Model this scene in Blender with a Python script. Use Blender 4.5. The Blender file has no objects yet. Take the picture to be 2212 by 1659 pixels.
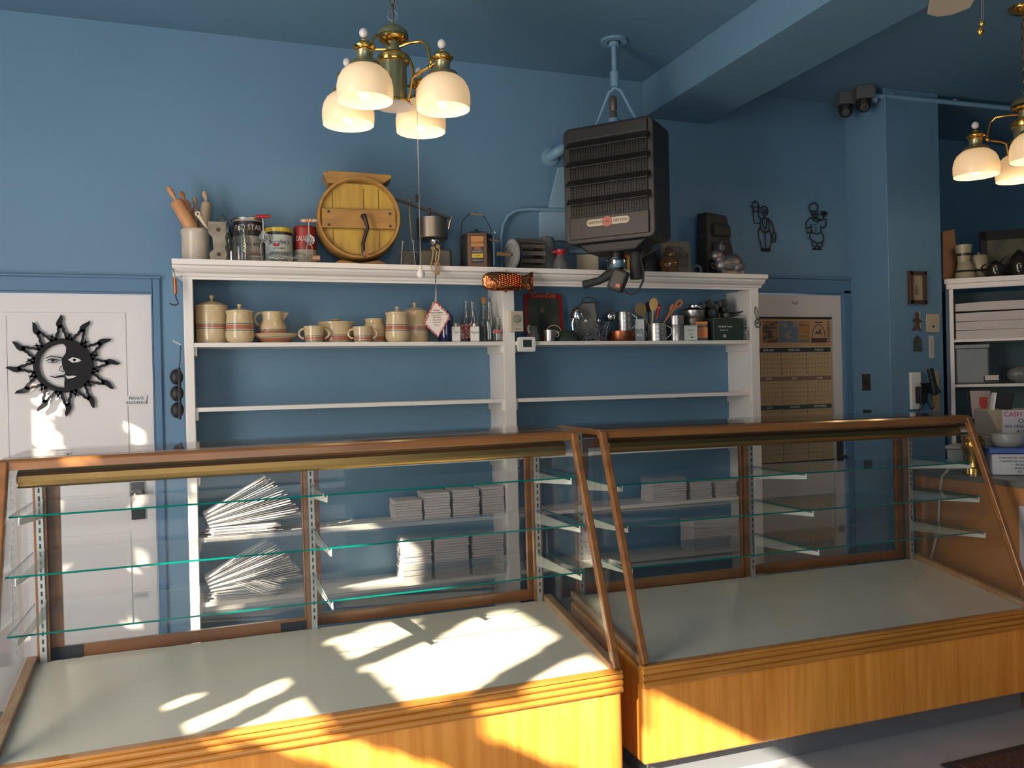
import bpy, bmesh, math, random
from mathutils import Vector, Matrix
from math import sin, cos, pi, radians
random.seed(7)
scn = bpy.context.scene
COL = scn.collection
# ------------------------------------------------------------------ camera
F = 1811.0
YAW, PIT, ROL = radians(19.77), radians(-0.11), radians(-1.27)
CAM = Vector((0, -4.5, 1.5))
fw = Vector((sin(YAW) * cos(PIT), cos(YAW) * cos(PIT), sin(PIT)))
rt = Vector((cos(YAW), -sin(YAW), 0)); up = rt.cross(fw)
rt, up = rt * cos(ROL) + up * sin(ROL), -rt * sin(ROL) + up * cos(ROL)
cd = bpy.data.cameras.new('camera'); cam = bpy.data.objects.new('camera', cd); COL.objects.link(cam)
M = Matrix((rt, up, -fw)).transposed().to_4x4(); M.translation = CAM; cam.matrix_world = M
cd.sensor_width = 36; cd.lens = F / 2212 * 36; cd.clip_start = .05
scn.camera = cam
# the place was measured from the photograph: these give the point of a known wall plane seen at a pixel
def ray(x, y): return fw + rt * ((x - 1106) / F) - up * ((y - 829.5) / F)
def PY(x, y, v): d = ray(x, y); return CAM + d * ((v - CAM.y) / d.y)
def PX(x, y, v): d = ray(x, y); return CAM + d * ((v - CAM.x) / d.x)
def PZ(x, y, v): d = ray(x, y); return CAM + d * ((v - CAM.z) / d.z)
def mpp(p): return (Vector(p) - CAM).dot(fw) / F
# ------------------------------------------------------------------ light
w = bpy.data.worlds.new('world'); scn.world = w; w.use_nodes = True
w.node_tree.nodes['Background'].inputs[0].default_value = (.75, .87, 1, 1)
w.node_tree.nodes['Background'].inputs[1].default_value = .9
EL, AZ = radians(27.5), radians(61.5)
SUN = Vector((sin(AZ) * cos(EL), cos(AZ) * cos(EL), -sin(EL)))
sl = bpy.data.lights.new('sun', 'SUN'); sl.energy = 34; sl.angle = radians(.55); sl.color = (1, .87, .66)
so = bpy.data.objects.new('sun', sl); so.rotation_euler = SUN.to_track_quat('-Z', 'Y').to_euler(); COL.objects.link(so)
def area(name, loc, dirv, sx, sy, e, col):
    l = bpy.data.lights.new(name, 'AREA'); l.shape = 'RECTANGLE'; l.size = sx; l.size_y = sy; l.energy = e; l.color = col
    o = bpy.data.objects.new(name, l); o.location = loc; o.rotation_euler = Vector(dirv).to_track_quat('-Z', 'Z').to_euler(); COL.objects.link(o); return o
area('window_daylight', (-2.33, -2.9, 1.75), (1, 0, .05), 3.6, 1.7, 142, (1, .905, .82))
area('added_uplight', (-2.3, -3.3, 1.15), (1, .15, 1.1), 3.8, .5, 58, (1, .91, .82))  # uplight added at the window to brighten the ceiling and beam
area('storefront_daylight', (-.2, -7.3, 1.7), (0, 1, 0), 3.2, 1.9, 42, (1, .91, .83))
scn.view_settings.view_transform = 'Standard'; scn.view_settings.look = 'None'
scn.view_settings.gamma = 1; scn.view_settings.use_curve_mapping = False
scn.view_settings.exposure = 0.0
cy = scn.cycles; cy.max_bounces = 9; cy.diffuse_bounces = 4; cy.glossy_bounces = 4; cy.transparent_max_bounces = 24
cy.transmission_bounces = 8; cy.caustics_reflective = False; cy.caustics_refractive = False; cy.sample_clamp_indirect = 6
cy.use_denoising = True
# ------------------------------------------------------------------ materials
MT = {}
def mat(name, col, rough=.5, metal=0, noise=None, bump=0, bscale=60, emit=None, spec=None, coat=0):
    if name in MT: return MT[name]
    m = bpy.data.materials.new(name); m.use_nodes = True; nt = m.node_tree; b = nt.nodes['Principled BSDF']
    b.inputs['Base Color'].default_value = (*col, 1); b.inputs['Roughness'].default_value = rough; b.inputs['Metallic'].default_value = metal
    if spec is not None: b.inputs['Specular IOR Level'].default_value = spec
    if coat: b.inputs['Coat Weight'].default_value = coat; b.inputs['Coat Roughness'].default_value = .12
    tc = nt.nodes.new('ShaderNodeTexCoord')
    if noise:   # (scale, other colour, amount, stretch)
        sc_, c2, lo, hi, st = noise
        mp = nt.nodes.new('ShaderNodeMapping'); mp.inputs['Scale'].default_value = st
        n = nt.nodes.new('ShaderNodeTexNoise'); n.inputs['Scale'].default_value = sc_; n.inputs['Detail'].default_value = 6
        r = nt.nodes.new('ShaderNodeValToRGB'); r.color_ramp.elements[0].position = lo; r.color_ramp.elements[1].position = hi
        r.color_ramp.elements[0].color = (*col, 1); r.color_ramp.elements[1].color = (*c2, 1)
        nt.links.new(tc.outputs['Object'], mp.inputs[0]); nt.links.new(mp.outputs[0], n.inputs[0])
        nt.links.new(n.outputs['Fac'], r.inputs[0]); nt.links.new(r.outputs[0], b.inputs['Base Color'])
    if bump:
        n2 = nt.nodes.new('ShaderNodeTexNoise'); n2.inputs['Scale'].default_value = bscale; n2.inputs['Detail'].default_value = 3
        bp = nt.nodes.new('ShaderNodeBump'); bp.inputs['Strength'].default_value = bump; bp.inputs['Distance'].default_value = .004
        nt.links.new(tc.outputs['Object'], n2.inputs[0]); nt.links.new(n2.outputs['Fac'], bp.inputs['Height']); nt.links.new(bp.outputs[0], b.inputs['Normal'])
    if emit: b.inputs['Emission Color'].default_value = (*emit[0], 1); b.inputs['Emission Strength'].default_value = emit[1]
    MT[name] = m; return m
def glassmat(name, tint=(1, 1, 1), refl=1.0, rough=0.0, ior=1.45):
    if name in MT: return MT[name]
    m = bpy.data.materials.new(name); m.use_nodes = True; nt = m.node_tree; nt.nodes.clear()
    o = nt.nodes.new('ShaderNodeOutputMaterial'); mx = nt.nodes.new('ShaderNodeMixShader'); t = nt.nodes.new('ShaderNodeBsdfTransparent')
    g = nt.nodes.new('ShaderNodeBsdfGlossy'); g.inputs['Roughness'].default_value = rough; t.inputs[0].default_value = (*tint, 1)
    fr = nt.nodes.new('ShaderNodeFresnel'); ge = nt.nodes.new('ShaderNodeNewGeometry'); mr = nt.nodes.new('ShaderNodeMapRange')
    mr.inputs['To Min'].default_value = ior; mr.inputs['To Max'].default_value = 1 / ior
    nt.links.new(ge.outputs['Backfacing'], mr.inputs['Value']); nt.links.new(mr.outputs[0], fr.inputs[0])
    mm = nt.nodes.new('ShaderNodeMath'); mm.operation = 'MULTIPLY'; mm.inputs[1].default_value = refl; mm.use_clamp = True
    nt.links.new(fr.outputs[0], mm.inputs[0]); nt.links.new(mm.outputs[0], mx.inputs[0])
    nt.links.new(t.outputs[0], mx.inputs[1]); nt.links.new(g.outputs[0], mx.inputs[2]); nt.links.new(mx.outputs[0], o.inputs[0])
    MT[name] = m; return m
BLUE = mat('blue_paint', (.115, .225, .335), .55, noise=(1.3, (.13, .25, .365), .3, .7, (1, 1, 1)), bump=.12, bscale=90)
CEIL = mat('ceiling_paint', (.115, .225, .325), .6, noise=(.9, (.13, .245, .345), .3, .7, (1, 1, 1)))
TRIM = mat('blue_trim', (.085, .18, .30), .4)
WHITE = mat('white_paint', (.76, .72, .68), .38, noise=(3, (.79, .75, .71), .3, .7, (1, 1, 1)))
DOORW = mat('door_paint', (.70, .66, .65), .4)
FLOOR = mat('floor_paint', (.26, .28, .31), .45, noise=(4, (.32, .34, .37), .35, .7, (1, 1, 1)))
WOOD = mat('varnished_maple', (.70, .255, .035), .3, noise=(2.2, (.86, .37, .07), .35, .68, (16, 16, .8)), coat=.35)
WOODT = mat('varnished_trim', (.17, .068, .020), .28, noise=(7, (.28, .118, .034), .3, .7, (.4, 3, 3)), coat=.5)
WOODM = mat('orange_molding', (.42, .165, .025), .25, noise=(7, (.55, .24, .045), .3, .7, (.4, 3, 3)), coat=.4)
WOODD = mat('worn_rail', (.30, .16, .07), .4, noise=(9, (.42, .28, .17), .35, .65, (3, .8, 3)))
DECK = mat('deck_laminate', (.68, .63, .50), .16, noise=(2, (.71, .66, .53), .3, .7, (1, 1, 1)))
BRASS = mat('brass', (.70, .42, .11), .18, 1)
BRASSD = mat('aged_brass', (.36, .22, .07), .32, 1)
STEEL = mat('dull_steel', (.32, .33, .33), .4, 1)
CHROME = mat('chrome', (.75, .75, .76), .12, 1)
ALU = mat('aluminium', (.52, .50, .47), .33, 1, noise=(20, (.42, .40, .37), .3, .7, (1, 1, 1)))
BLACK = mat('black_paint', (.012, .012, .013), .45)
BLKM = mat('black_matt', (.02, .02, .02), .7)
SLOTM = mat('slotted_steel', (.42, .44, .43), .38, .6)
PAPER = mat('white_paper', (.70, .68, .68), .8)
PAPERE = mat('paper_edges', (.60, .56, .55), .85, noise=(12, (.40, .37, .36), .45, .7, (.3, .3, 14)))
CREAM = mat('cream_glaze', (.55, .43, .255), .16, noise=(6, (.60, .48, .30), .3, .7, (1, 1, 1)))
BAND = mat('pink_band', (.42, .16, .10), .2)
BANDB = mat('blue_band', (.06, .12, .17), .2)
GLASS = glassmat('pane_glass', (.992, .996, .994), .8)
GSH = glassmat('shelf_glass', (.975, .99, .985), .9)
GEDGE = mat('green_glass_edge', (.0, .13, .105), .1)
BOTT = glassmat('bottle_glass', (.90, .91, .90), 1.8, .03)
# ------------------------------------------------------------------ mesh building
class MB:
    def __init__(s): s.v = []; s.f = []; s.m = []; s.sm = []
    def add(s, vs, fs, mi=0, smooth=False):
        b = len(s.v); s.v += [Vector(p) for p in vs]
        for f in fs: s.f.append([b + i for i in f]); s.m.append(mi); s.sm.append(smooth)
        return s
    def box(s, lo, hi, mi=0):
        x0, y0, z0 = lo; x1, y1, z1 = hi
        return s.add([(x0, y0, z0), (x1, y0, z0), (x1, y1, z0), (x0, y1, z0), (x0, y0, z1), (x1, y0, z1), (x1, y1, z1), (x0, y1, z1)],
                     [(0, 3, 2, 1), (4, 5, 6, 7), (0, 1, 5, 4), (1, 2, 6, 5), (2, 3, 7, 6), (3, 0, 4, 7)], mi)
    def cbox(s, c, sz, rot=None, mi=0):
        R = rot or Matrix.Identity(3); h = Vector(sz) / 2; c = Vector(c); n = len(s.v)
        s.box(-h, h, mi)
        for i in range(n, len(s.v)): s.v[i] = c + R @ s.v[i]
        return s
    def bar(s, p, q, wd, ht, upv=(0, 0, 1), mi=0):
        p, q = Vector(p), Vector(q); d = (q - p).normalized(); u = Vector(upv); a = d.cross(u)
        if a.length < 1e-4: a = d.cross(Vector((0, 1, 0)))
        a.normalize(); b = a.cross(d); vs = []
        for e in (p, q): vs += [e - a * wd / 2 - b * ht / 2, e + a * wd / 2 - b * ht / 2, e + a * wd / 2 + b * ht / 2, e - a * wd / 2 + b * ht / 2]
        return s.add(vs, [(0, 3, 2, 1), (4, 5, 6, 7), (0, 1, 5, 4), (1, 2, 6, 5), (2, 3, 7, 6), (3, 0, 4, 7)], mi)
    def tube(s, pts, r, n=8, mi=0, cap=True, closed=False):
        pts = [Vector(p) for p in pts]; L = len(pts); rs = r if isinstance(r, (list, tuple)) else [r] * L
        vs = []; a = None
        for i, p in enumerate(pts):
            if closed: d = pts[(i + 1) % L] - pts[i - 1]
            else: d = pts[min(i + 1, L - 1)] - pts[max(i - 1, 0)]
            d.normalize()
            if a is None: a = d.orthogonal().normalized()
            else: a = (a - d * a.dot(d)); a = a.normalized() if a.length > 1e-5 else d.orthogonal().normalized()
            b = d.cross(a)
            vs += [p + (a * cos(2 * pi * k / n) + b * sin(2 * pi * k / n)) * rs[i] for k in range(n)]
        fs = [(i * n + k, i * n + (k + 1) % n, (i + 1) * n + (k + 1) % n, (i + 1) * n + k) for i in range(L - 1) for k in range(n)]
        if closed: fs += [((L - 1) * n + k, (L - 1) * n + (k + 1) % n, (k + 1) % n, k) for k in range(n)]
        s.add(vs, fs, mi, True)
        if cap and not closed: s.add(vs[:n], [tuple(range(n))[::-1]], mi); s.add(vs[-n:], [tuple(range(n))], mi)
        return s
    def lathe(s, prof, c=(0, 0, 0), axis=(0, 0, 1), n=24, mi=0, mis=None):
        c = Vector(c); R = Vector((0, 0, 1)).rotation_difference(Vector(axis)).to_matrix(); vs = []
        for r, z in prof: vs += [c + R @ Vector((r * cos(2 * pi * k / n), r * sin(2 * pi * k / n), z)) for k in range(n)]
        b = len(s.v); s.v += vs
        for i in range(len(prof) - 1):
            for k in range(n):
                s.f.append([b + i * n + k, b + i * n + (k + 1) % n, b + (i + 1) * n + (k + 1) % n, b + (i + 1) * n + k])
                s.m.append(mis[i] if mis else mi); s.sm.append(True)
        return s
    def cyl(s, p, q, r, n=16, mi=0, r2=None):
        p, q = Vector(p), Vector(q); L = (q - p).length; r2 = r if r2 is None else r2
        return s.lathe([(0, 0), (r, 0), (r, 0), (r2, L), (r2, L), (0, L)], p, q - p, n, mi)
    def ball(s, c, r, n=14, mi=0, sc=(1, 1, 1)):
        b = len(s.v); s.lathe([(r * sin(pi * i / 8), -r * cos(pi * i / 8)) for i in range(9)], (0, 0, 0), n=n, mi=mi)
        for i in range(b, len(s.v)): s.v[i] = Vector(c) + Vector([s.v[i][k] * sc[k] for k in range(3)])
        return s
    def prism(s, poly, o, ax, ay, t, mi=0):
        o, ax, ay, t = Vector(o), Vector(ax), Vector(ay), Vector(t); n = len(poly)
        vs = [o + ax * x + ay * y for x, y in poly] + [o + ax * x + ay * y + t for x, y in poly]
        s.add(vs, [tuple(range(n))[::-1], tuple(range(n, 2 * n))], mi)
        return s.add(vs, [(i, (i + 1) % n, n + (i + 1) % n, n + i) for i in range(n)], mi)
    def xf(s, R=None, loc=(0, 0, 0)):
        for i in range(len(s.v)): s.v[i] = (R @ s.v[i] if R else s.v[i]) + Vector(loc)
        return s
    def build(s, name, mats, parent=None, bevel=0, world=False, bseg=2):
        me = bpy.data.meshes.new(name); vs = s.v
        if world and parent is not None:
            W = parent.matrix_basis.inverted(); q = parent.parent
            if q is not None: W = W @ q.matrix_basis.inverted()
            vs = [W @ v for v in vs]
        me.from_pydata(vs, [], s.f)
        if not isinstance(mats, (list, tuple)): mats = [mats]
        for m in mats: me.materials.append(m)
        me.polygons.foreach_set('material_index', s.m); me.polygons.foreach_set('use_smooth', s.sm)
        bm = bmesh.new(); bm.from_mesh(me); bmesh.ops.remove_doubles(bm, verts=bm.verts, dist=1e-5)
        bmesh.ops.recalc_face_normals(bm, faces=bm.faces); bm.to_mesh(me); bm.free(); me.update()
        if any(s.sm):
            try: me.set_sharp_from_angle(angle=radians(42))
            except Exception: pass
        o = bpy.data.objects.new(name, me); COL.objects.link(o); o.parent = parent
        if bevel:
            md = o.modifiers.new('bevel', 'BEVEL'); md.width = bevel; md.segments = bseg; md.limit_method = 'ANGLE'; md.angle_limit = radians(40)
        return o
def tag(o, label=None, cat=None, group=None, kind=None):
    for k, v in (('label', label), ('category', cat), ('group', group), ('kind', kind)):
        if v: o[k] = v
    return o
def thing(name, label, cat, loc=(0, 0, 0), rz=0, group=None):
    o = bpy.data.objects.new(name, None); COL.objects.link(o); o.location = loc; o.rotation_euler = (0, 0, rz)
    o.empty_display_size = .05; o.matrix_basis = Matrix.Translation(loc) @ Matrix.Rotation(rz, 4, 'Z')
    return tag(o, label, cat, group)
def struct(o): o['kind'] = 'structure'; return o
def dup(root, loc, rz=None, label=None, group=None):
    def cp(o, par):
        c = o.copy(); COL.objects.link(c); c.parent = par
        for ch in [q for q in bpy.data.objects if q.parent == o]: cp(ch, c)
        return c
    r = cp(root, None); r.location = loc
    if rz is not None: r.rotation_euler = (0, 0, rz)
    if label: r['label'] = label
    if group: r['group'] = group
    return r
def text(name, s, size, parent, m, loc, ax=(1, 0, 0), ay=(0, 0, 1), align='CENTER', ext=.0006, sx=1, world=False, shear=0, curve=None):
    """lettering: ax is the reading direction, ay its up; curve = radius bends it around a vertical axis"""
    c = bpy.data.curves.new(name, 'FONT'); c.body = s; c.size = size; c.align_x = align; c.align_y = 'CENTER'; c.extrude = ext; c.shear = shear; c.resolution_u = 2
    t = bpy.data.objects.new('tmp', c); COL.objects.link(t); dg = bpy.context.evaluated_depsgraph_get(); dg.update()
    me = bpy.data.meshes.new_from_object(t.evaluated_get(dg)); bpy.data.objects.remove(t)
    A, B = Vector(ax).normalized(), Vector(ay).normalized(); N = A.cross(B); L = Vector(loc)
    for v in me.vertices:
        x, y, z = v.co.x * sx, v.co.y, v.co.z
        if curve:
            a = x / curve; v.co = L + Vector((sin(a) * (curve + z), -cos(a) * (curve + z), y)) @ Matrix.Identity(3)
        else: v.co = L + A * x + B * y + N * z
    if world and parent is not None:
        W = parent.matrix_basis.inverted()
        for v in me.vertices: v.co = W @ v.co
    me.materials.clear(); me.materials.append(m); me.name = name
    o = bpy.data.objects.new(name, me); COL.objects.link(o); o.parent = parent; return o
def arc(c, r, a0, a1, n, ax, ay):
    c, ax, ay = Vector(c), Vector(ax), Vector(ay)
    return [c + ax * r * cos(a0 + (a1 - a0) * i / n) + ay * r * sin(a0 + (a1 - a0) * i / n) for i in range(n + 1)]
XA, ZA, YA = Vector((1, 0, 0)), Vector((0, 0, 1)), Vector((0, 1, 0))
#@@STRUCTURE
# ------------------------------------------------------------------ room shell
CZ = 3.3
struct(MB().box((-2.6, -7.6, -.1), (7.5, 1.4, 0)).build('floor', FLOOR))
struct(MB().box((-2.6, -7.6, CZ), (7.5, 1.4, CZ + .1)).build('ceiling', CEIL))
b = MB()      # back wall with the two door openings
b.box((-2.5, 0, 0), (-1.0, .12, CZ)).box((-1.0, 0, 1.985), (-.262, .12, CZ)).box((-.262, 0, 0), (3.2, .12, CZ)).box((3.2, 0, 2.04), (3.985, .12, CZ)).box((3.985, 0, 0), (4.03, .12, CZ))
struct(b.build('wall_back', BLUE))
struct(MB().box((4.02, -.35, 0), (4.455, .45, CZ)).build('wall_column', BLUE, bevel=.004))
struct(MB().box((4.44, .45, 0), (7.4, .57, CZ)).build('wall_recess', BLUE))
struct(MB().box((2.495, -7.4, 3.083), (2.95, 0, CZ)).build('trim_1', CEIL, bevel=.004))['label'] = 'blue boxed ceiling beam running away from the back wall'
struct(MB().box((7.0, -7.4, 0), (7.1, .5, CZ)).build('wall_right', BLUE))
b = MB().box((-2.6, -7.45, 0), (7.0, -7.4, .75)).box((-2.6, -7.45, 2.75), (7.0, -7.4, CZ)).box((1.5, -7.45, .75), (7.0, -7.4, 2.75)).box((-2.6, -7.45, .75), (-1.9, -7.4, 2.75))
struct(b.build('wall_front', BLUE))
b = MB().box((-2.5, -7.4, 0), (-2.4, 0, .85)).box((-2.5, -7.4, 2.72), (-2.4, 0, CZ)).box((-2.5, -7.4, .85), (-2.4, -6.25, 2.72)).box((-2.5, -.65, .85), (-2.4, 0, 2.72))
struct(b.build('wall_left', BLUE))
# added unseen wall outside the left windows, gaps cut to shape the sun patches
XW = -2.6
def back(p): t = (p[0] - XW) / SUN.x; q = Vector(p) - SUN * t; return (q.y, q.z)
def deckp(x, y):
    s = .1 / .64; d = ray(x, y); t = (.46 + (CAM.y + 1.8) * s - CAM.z) / (d.z - d.y * s); return CAM + d * t
fr = lambda x, y: PY(x, y, -1.8)
gaps = [[deckp(*q) for q in ((343, 1524), (390, 1503), (425, 1497), (400, 1514), (358, 1530))],
        [deckp(*q) for q in ((380, 1566), (603, 1466), (622, 1475), (600, 1490), (400, 1582))],
        [deckp(*q) for q in ((452, 1599), (640, 1506), (692, 1556))] + [fr(700, 1587), fr(990, 1668), fr(800, 1680), fr(540, 1597), fr(400, 1620)],
        [deckp(*q) for q in ((783, 1440), (835, 1424), (880, 1402), (945, 1378), (1010, 1340), (1080, 1320), (1145, 1322), (1162, 1356), (1235, 1358), (1150, 1408), (1060, 1460), (1000, 1502), (880, 1522), (850, 1480), (812, 1458))],
        [deckp(*q) for q in ((1100, 1503), (1200, 1440), (1270, 1412))] + [fr(1340, 1462), fr(1340, 1700), fr(1240, 1659), fr(1055, 1592), fr(1042, 1530)],
        [deckp(*q) for q in ((705, 1384), (800, 1350), (890, 1338), (902, 1360), (830, 1392), (762, 1418), (745, 1400))],
        [fr(*q) for q in ((1398, 1470), (1480, 1500), (1580, 1512), (1660, 1530), (1735, 1590), (1690, 1660), (1500, 1720), (1398, 1720))],
        [PZ(*q, 0) for q in ((1700, 1640), (1780, 1600), (1850, 1592), (1872, 1630), (1880, 1700), (1700, 1700))],
        [PY(*q, 0) for q in ((54, 815), (62, 830), (95, 838), (122, 850), (125, 870), (92, 895), (70, 872), (58, 866))],
        [PY(*q, 0) for q in ((56, 875), (95, 905), (110, 935), (126, 968), (90, 962), (57, 955))],
        [PY(*q, 0) for q in ((258, 911), (275, 911), (300, 937), (304, 952), (287, 960), (272, 932))],
        [PY(*q, 0) for q in ((283, 1215), (292, 1187), (308, 1184), (300, 1205), (280, 1228), (272, 1225))],
        [PY(*q, 0) for q in ((270, 1335), (300, 1330), (285, 1350), (262, 1348))],
        [PY(*q, -.25) for q in ((400, 1000), (412, 1000), (416, 1160), (437, 1190), (440, 1390), (412, 1390), (408, 1180))],
        [PY(*q, -.2) for q in ((420, 1170), (480, 1062), (520, 1050), (620, 1058), (640, 1080), (600, 1165), (500, 1175))],
        [PY(*q, -.2) for q in ((440, 1300), (520, 1235), (585, 1207), (610, 1190), (560, 1245), (520, 1285))],
        [PY(*q, -.2) for q in ((690, 1143), (760, 1128), (850, 1115), (866, 1150), (880, 1170), (915, 1180), (925, 1275), (735, 1275), (760, 1235), (855, 1190), (840, 1160))],
        [PY(*q, -.2) for q in ((1200, 1210), (1240, 1205), (1380, 1222), (1330, 1240), (1215, 1240))],
        [PY(*q, -1.48) for q in ((122, 990), (160, 985), (205, 988), (180, 1010), (130, 1012))],
        [PY(*q, -.25) for q in ((455, 1012), (500, 1010), (505, 1022), (455, 1025))]]
GP = [[back(p) for p in g] for g in gaps]
def inside(y, z):
    for P in GP:
        c = False; j = len(P) - 1
        for i in range(len(P)):
            if (P[i][1] > z) != (P[j][1] > z) and y < (P[j][0] - P[i][0]) * (z - P[i][1]) / (P[j][1] - P[i][1]) + P[i][0]: c = not c
            j = i
        if c: return True
    return False
GP.append([(-6.05, 1.35), (-4.68, 1.35), (-4.68, 2.0), (-4.80, 2.55), (-6.05, 2.55)])  # extra gap added so sun on the unseen floor bounces light upward
ex = MB(); Y0, Y1, Z0, Z1, g_ = -6.3, -.6, 1.3, 3.8, .018
def q_(y0, y1, z0, z1): ex.add([(XW, y0, z0), (XW, y1, z0), (XW, y1, z1), (XW, y0, z1)], [(0, 1, 2, 3)])
q_(-9, Y0, -.5, 6); q_(Y1, 1.5, -.5, 6); q_(Y0, Y1, -.5, Z0); q_(Y0, Y1, Z1, 6)
for i in range(int((Z1 - Z0) / g_) + 1):
    z = Z0 + i * g_; st = Y0
    ys = [Y0 + k * g_ for k in range(int((Y1 - Y0) / g_) + 1)]
    ins = [inside(y + g_ / 2, z + g_ / 2) for y in ys]; k = 0
    while k < len(ys):
        k2 = k
        while k2 < len(ys) and ins[k2] == ins[k]: k2 += 1
        if not ins[k]: q_(ys[k], ys[k2 - 1] + g_, z, z + g_)
        k = k2
struct(ex.build('wall_sun_mask', mat('sun_mask_grey', (.25, .23, .2), .9)))
# doors
def door(name, x0, x1, top, m, panels):
    y0 = .012
    d = MB().box((x0, y0, .01), (x1, y0 + .04, top))
    for (a, c, z0, z1) in panels:
        for lo, hi in (((a, y0 - .004, z0), (c, y0, z0 + .018)), ((a, y0 - .004, z1 - .018), (c, y0, z1)), ((a, y0 - .004, z0 + .018), (a + .018, y0, z1 - .018)), ((c - .018, y0 - .004, z0 + .018), (c, y0, z1 - .018))): d.box(lo, hi)
    r = d.build(name, m, bevel=.003); struct(r); return r
d1 = door('door_1', -1.0, -.268, 1.972, DOORW, [(-.915, -.385, .98, 1.884), (-.915, -.385, .36, .807)])
MB().box((-.378, -.004, .868), (-.318, .012, 1.05)).build('lock_plate', mat('dark_bronze', (.025, .022, .02), .45, .4), d1, .002)
k = MB().cyl((-.347, 0, .992), (-.347, -.04, .992), .010).lathe([(0, -.03), (.022, -.024), (.03, -.012), (.028, 0), (.012, .008)], (-.347, -.05, .992), (0, 1, 0))
k.build('door_knob', mat('knob_brass', (.30, .24, .20), .25, .9), d1)
t = MB().box((-.262, -.018, 0), (-.226, 0, 2.05)).box((-1.1, -.018, 1.985), (-.262, 0, 2.05)).box((-1.1, -.03, 2.05), (-.22, 0, 2.062))
struct(t.build('trim_2', TRIM, bevel=.003))
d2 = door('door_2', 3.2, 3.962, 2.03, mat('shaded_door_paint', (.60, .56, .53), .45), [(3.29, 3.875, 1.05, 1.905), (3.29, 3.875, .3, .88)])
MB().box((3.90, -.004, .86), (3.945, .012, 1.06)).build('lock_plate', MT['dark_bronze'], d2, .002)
MB().cyl((3.925, 0, .96), (3.925, -.05, .96), .010).bar((3.925, -.05, .965), (3.85, -.05, .955), .015, .02).build('door_handle', MT['dark_bronze'], d2, .003)
t = MB().box((3.962, -.02, 0), (4.02, 0, 2.06)).box((3.14, -.02, 2.04), (4.02, 0, 2.13)).box((3.14, -.03, 2.13), (4.02, 0, 2.145))
struct(t.build('trim_3', TRIM, bevel=.003))
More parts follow.
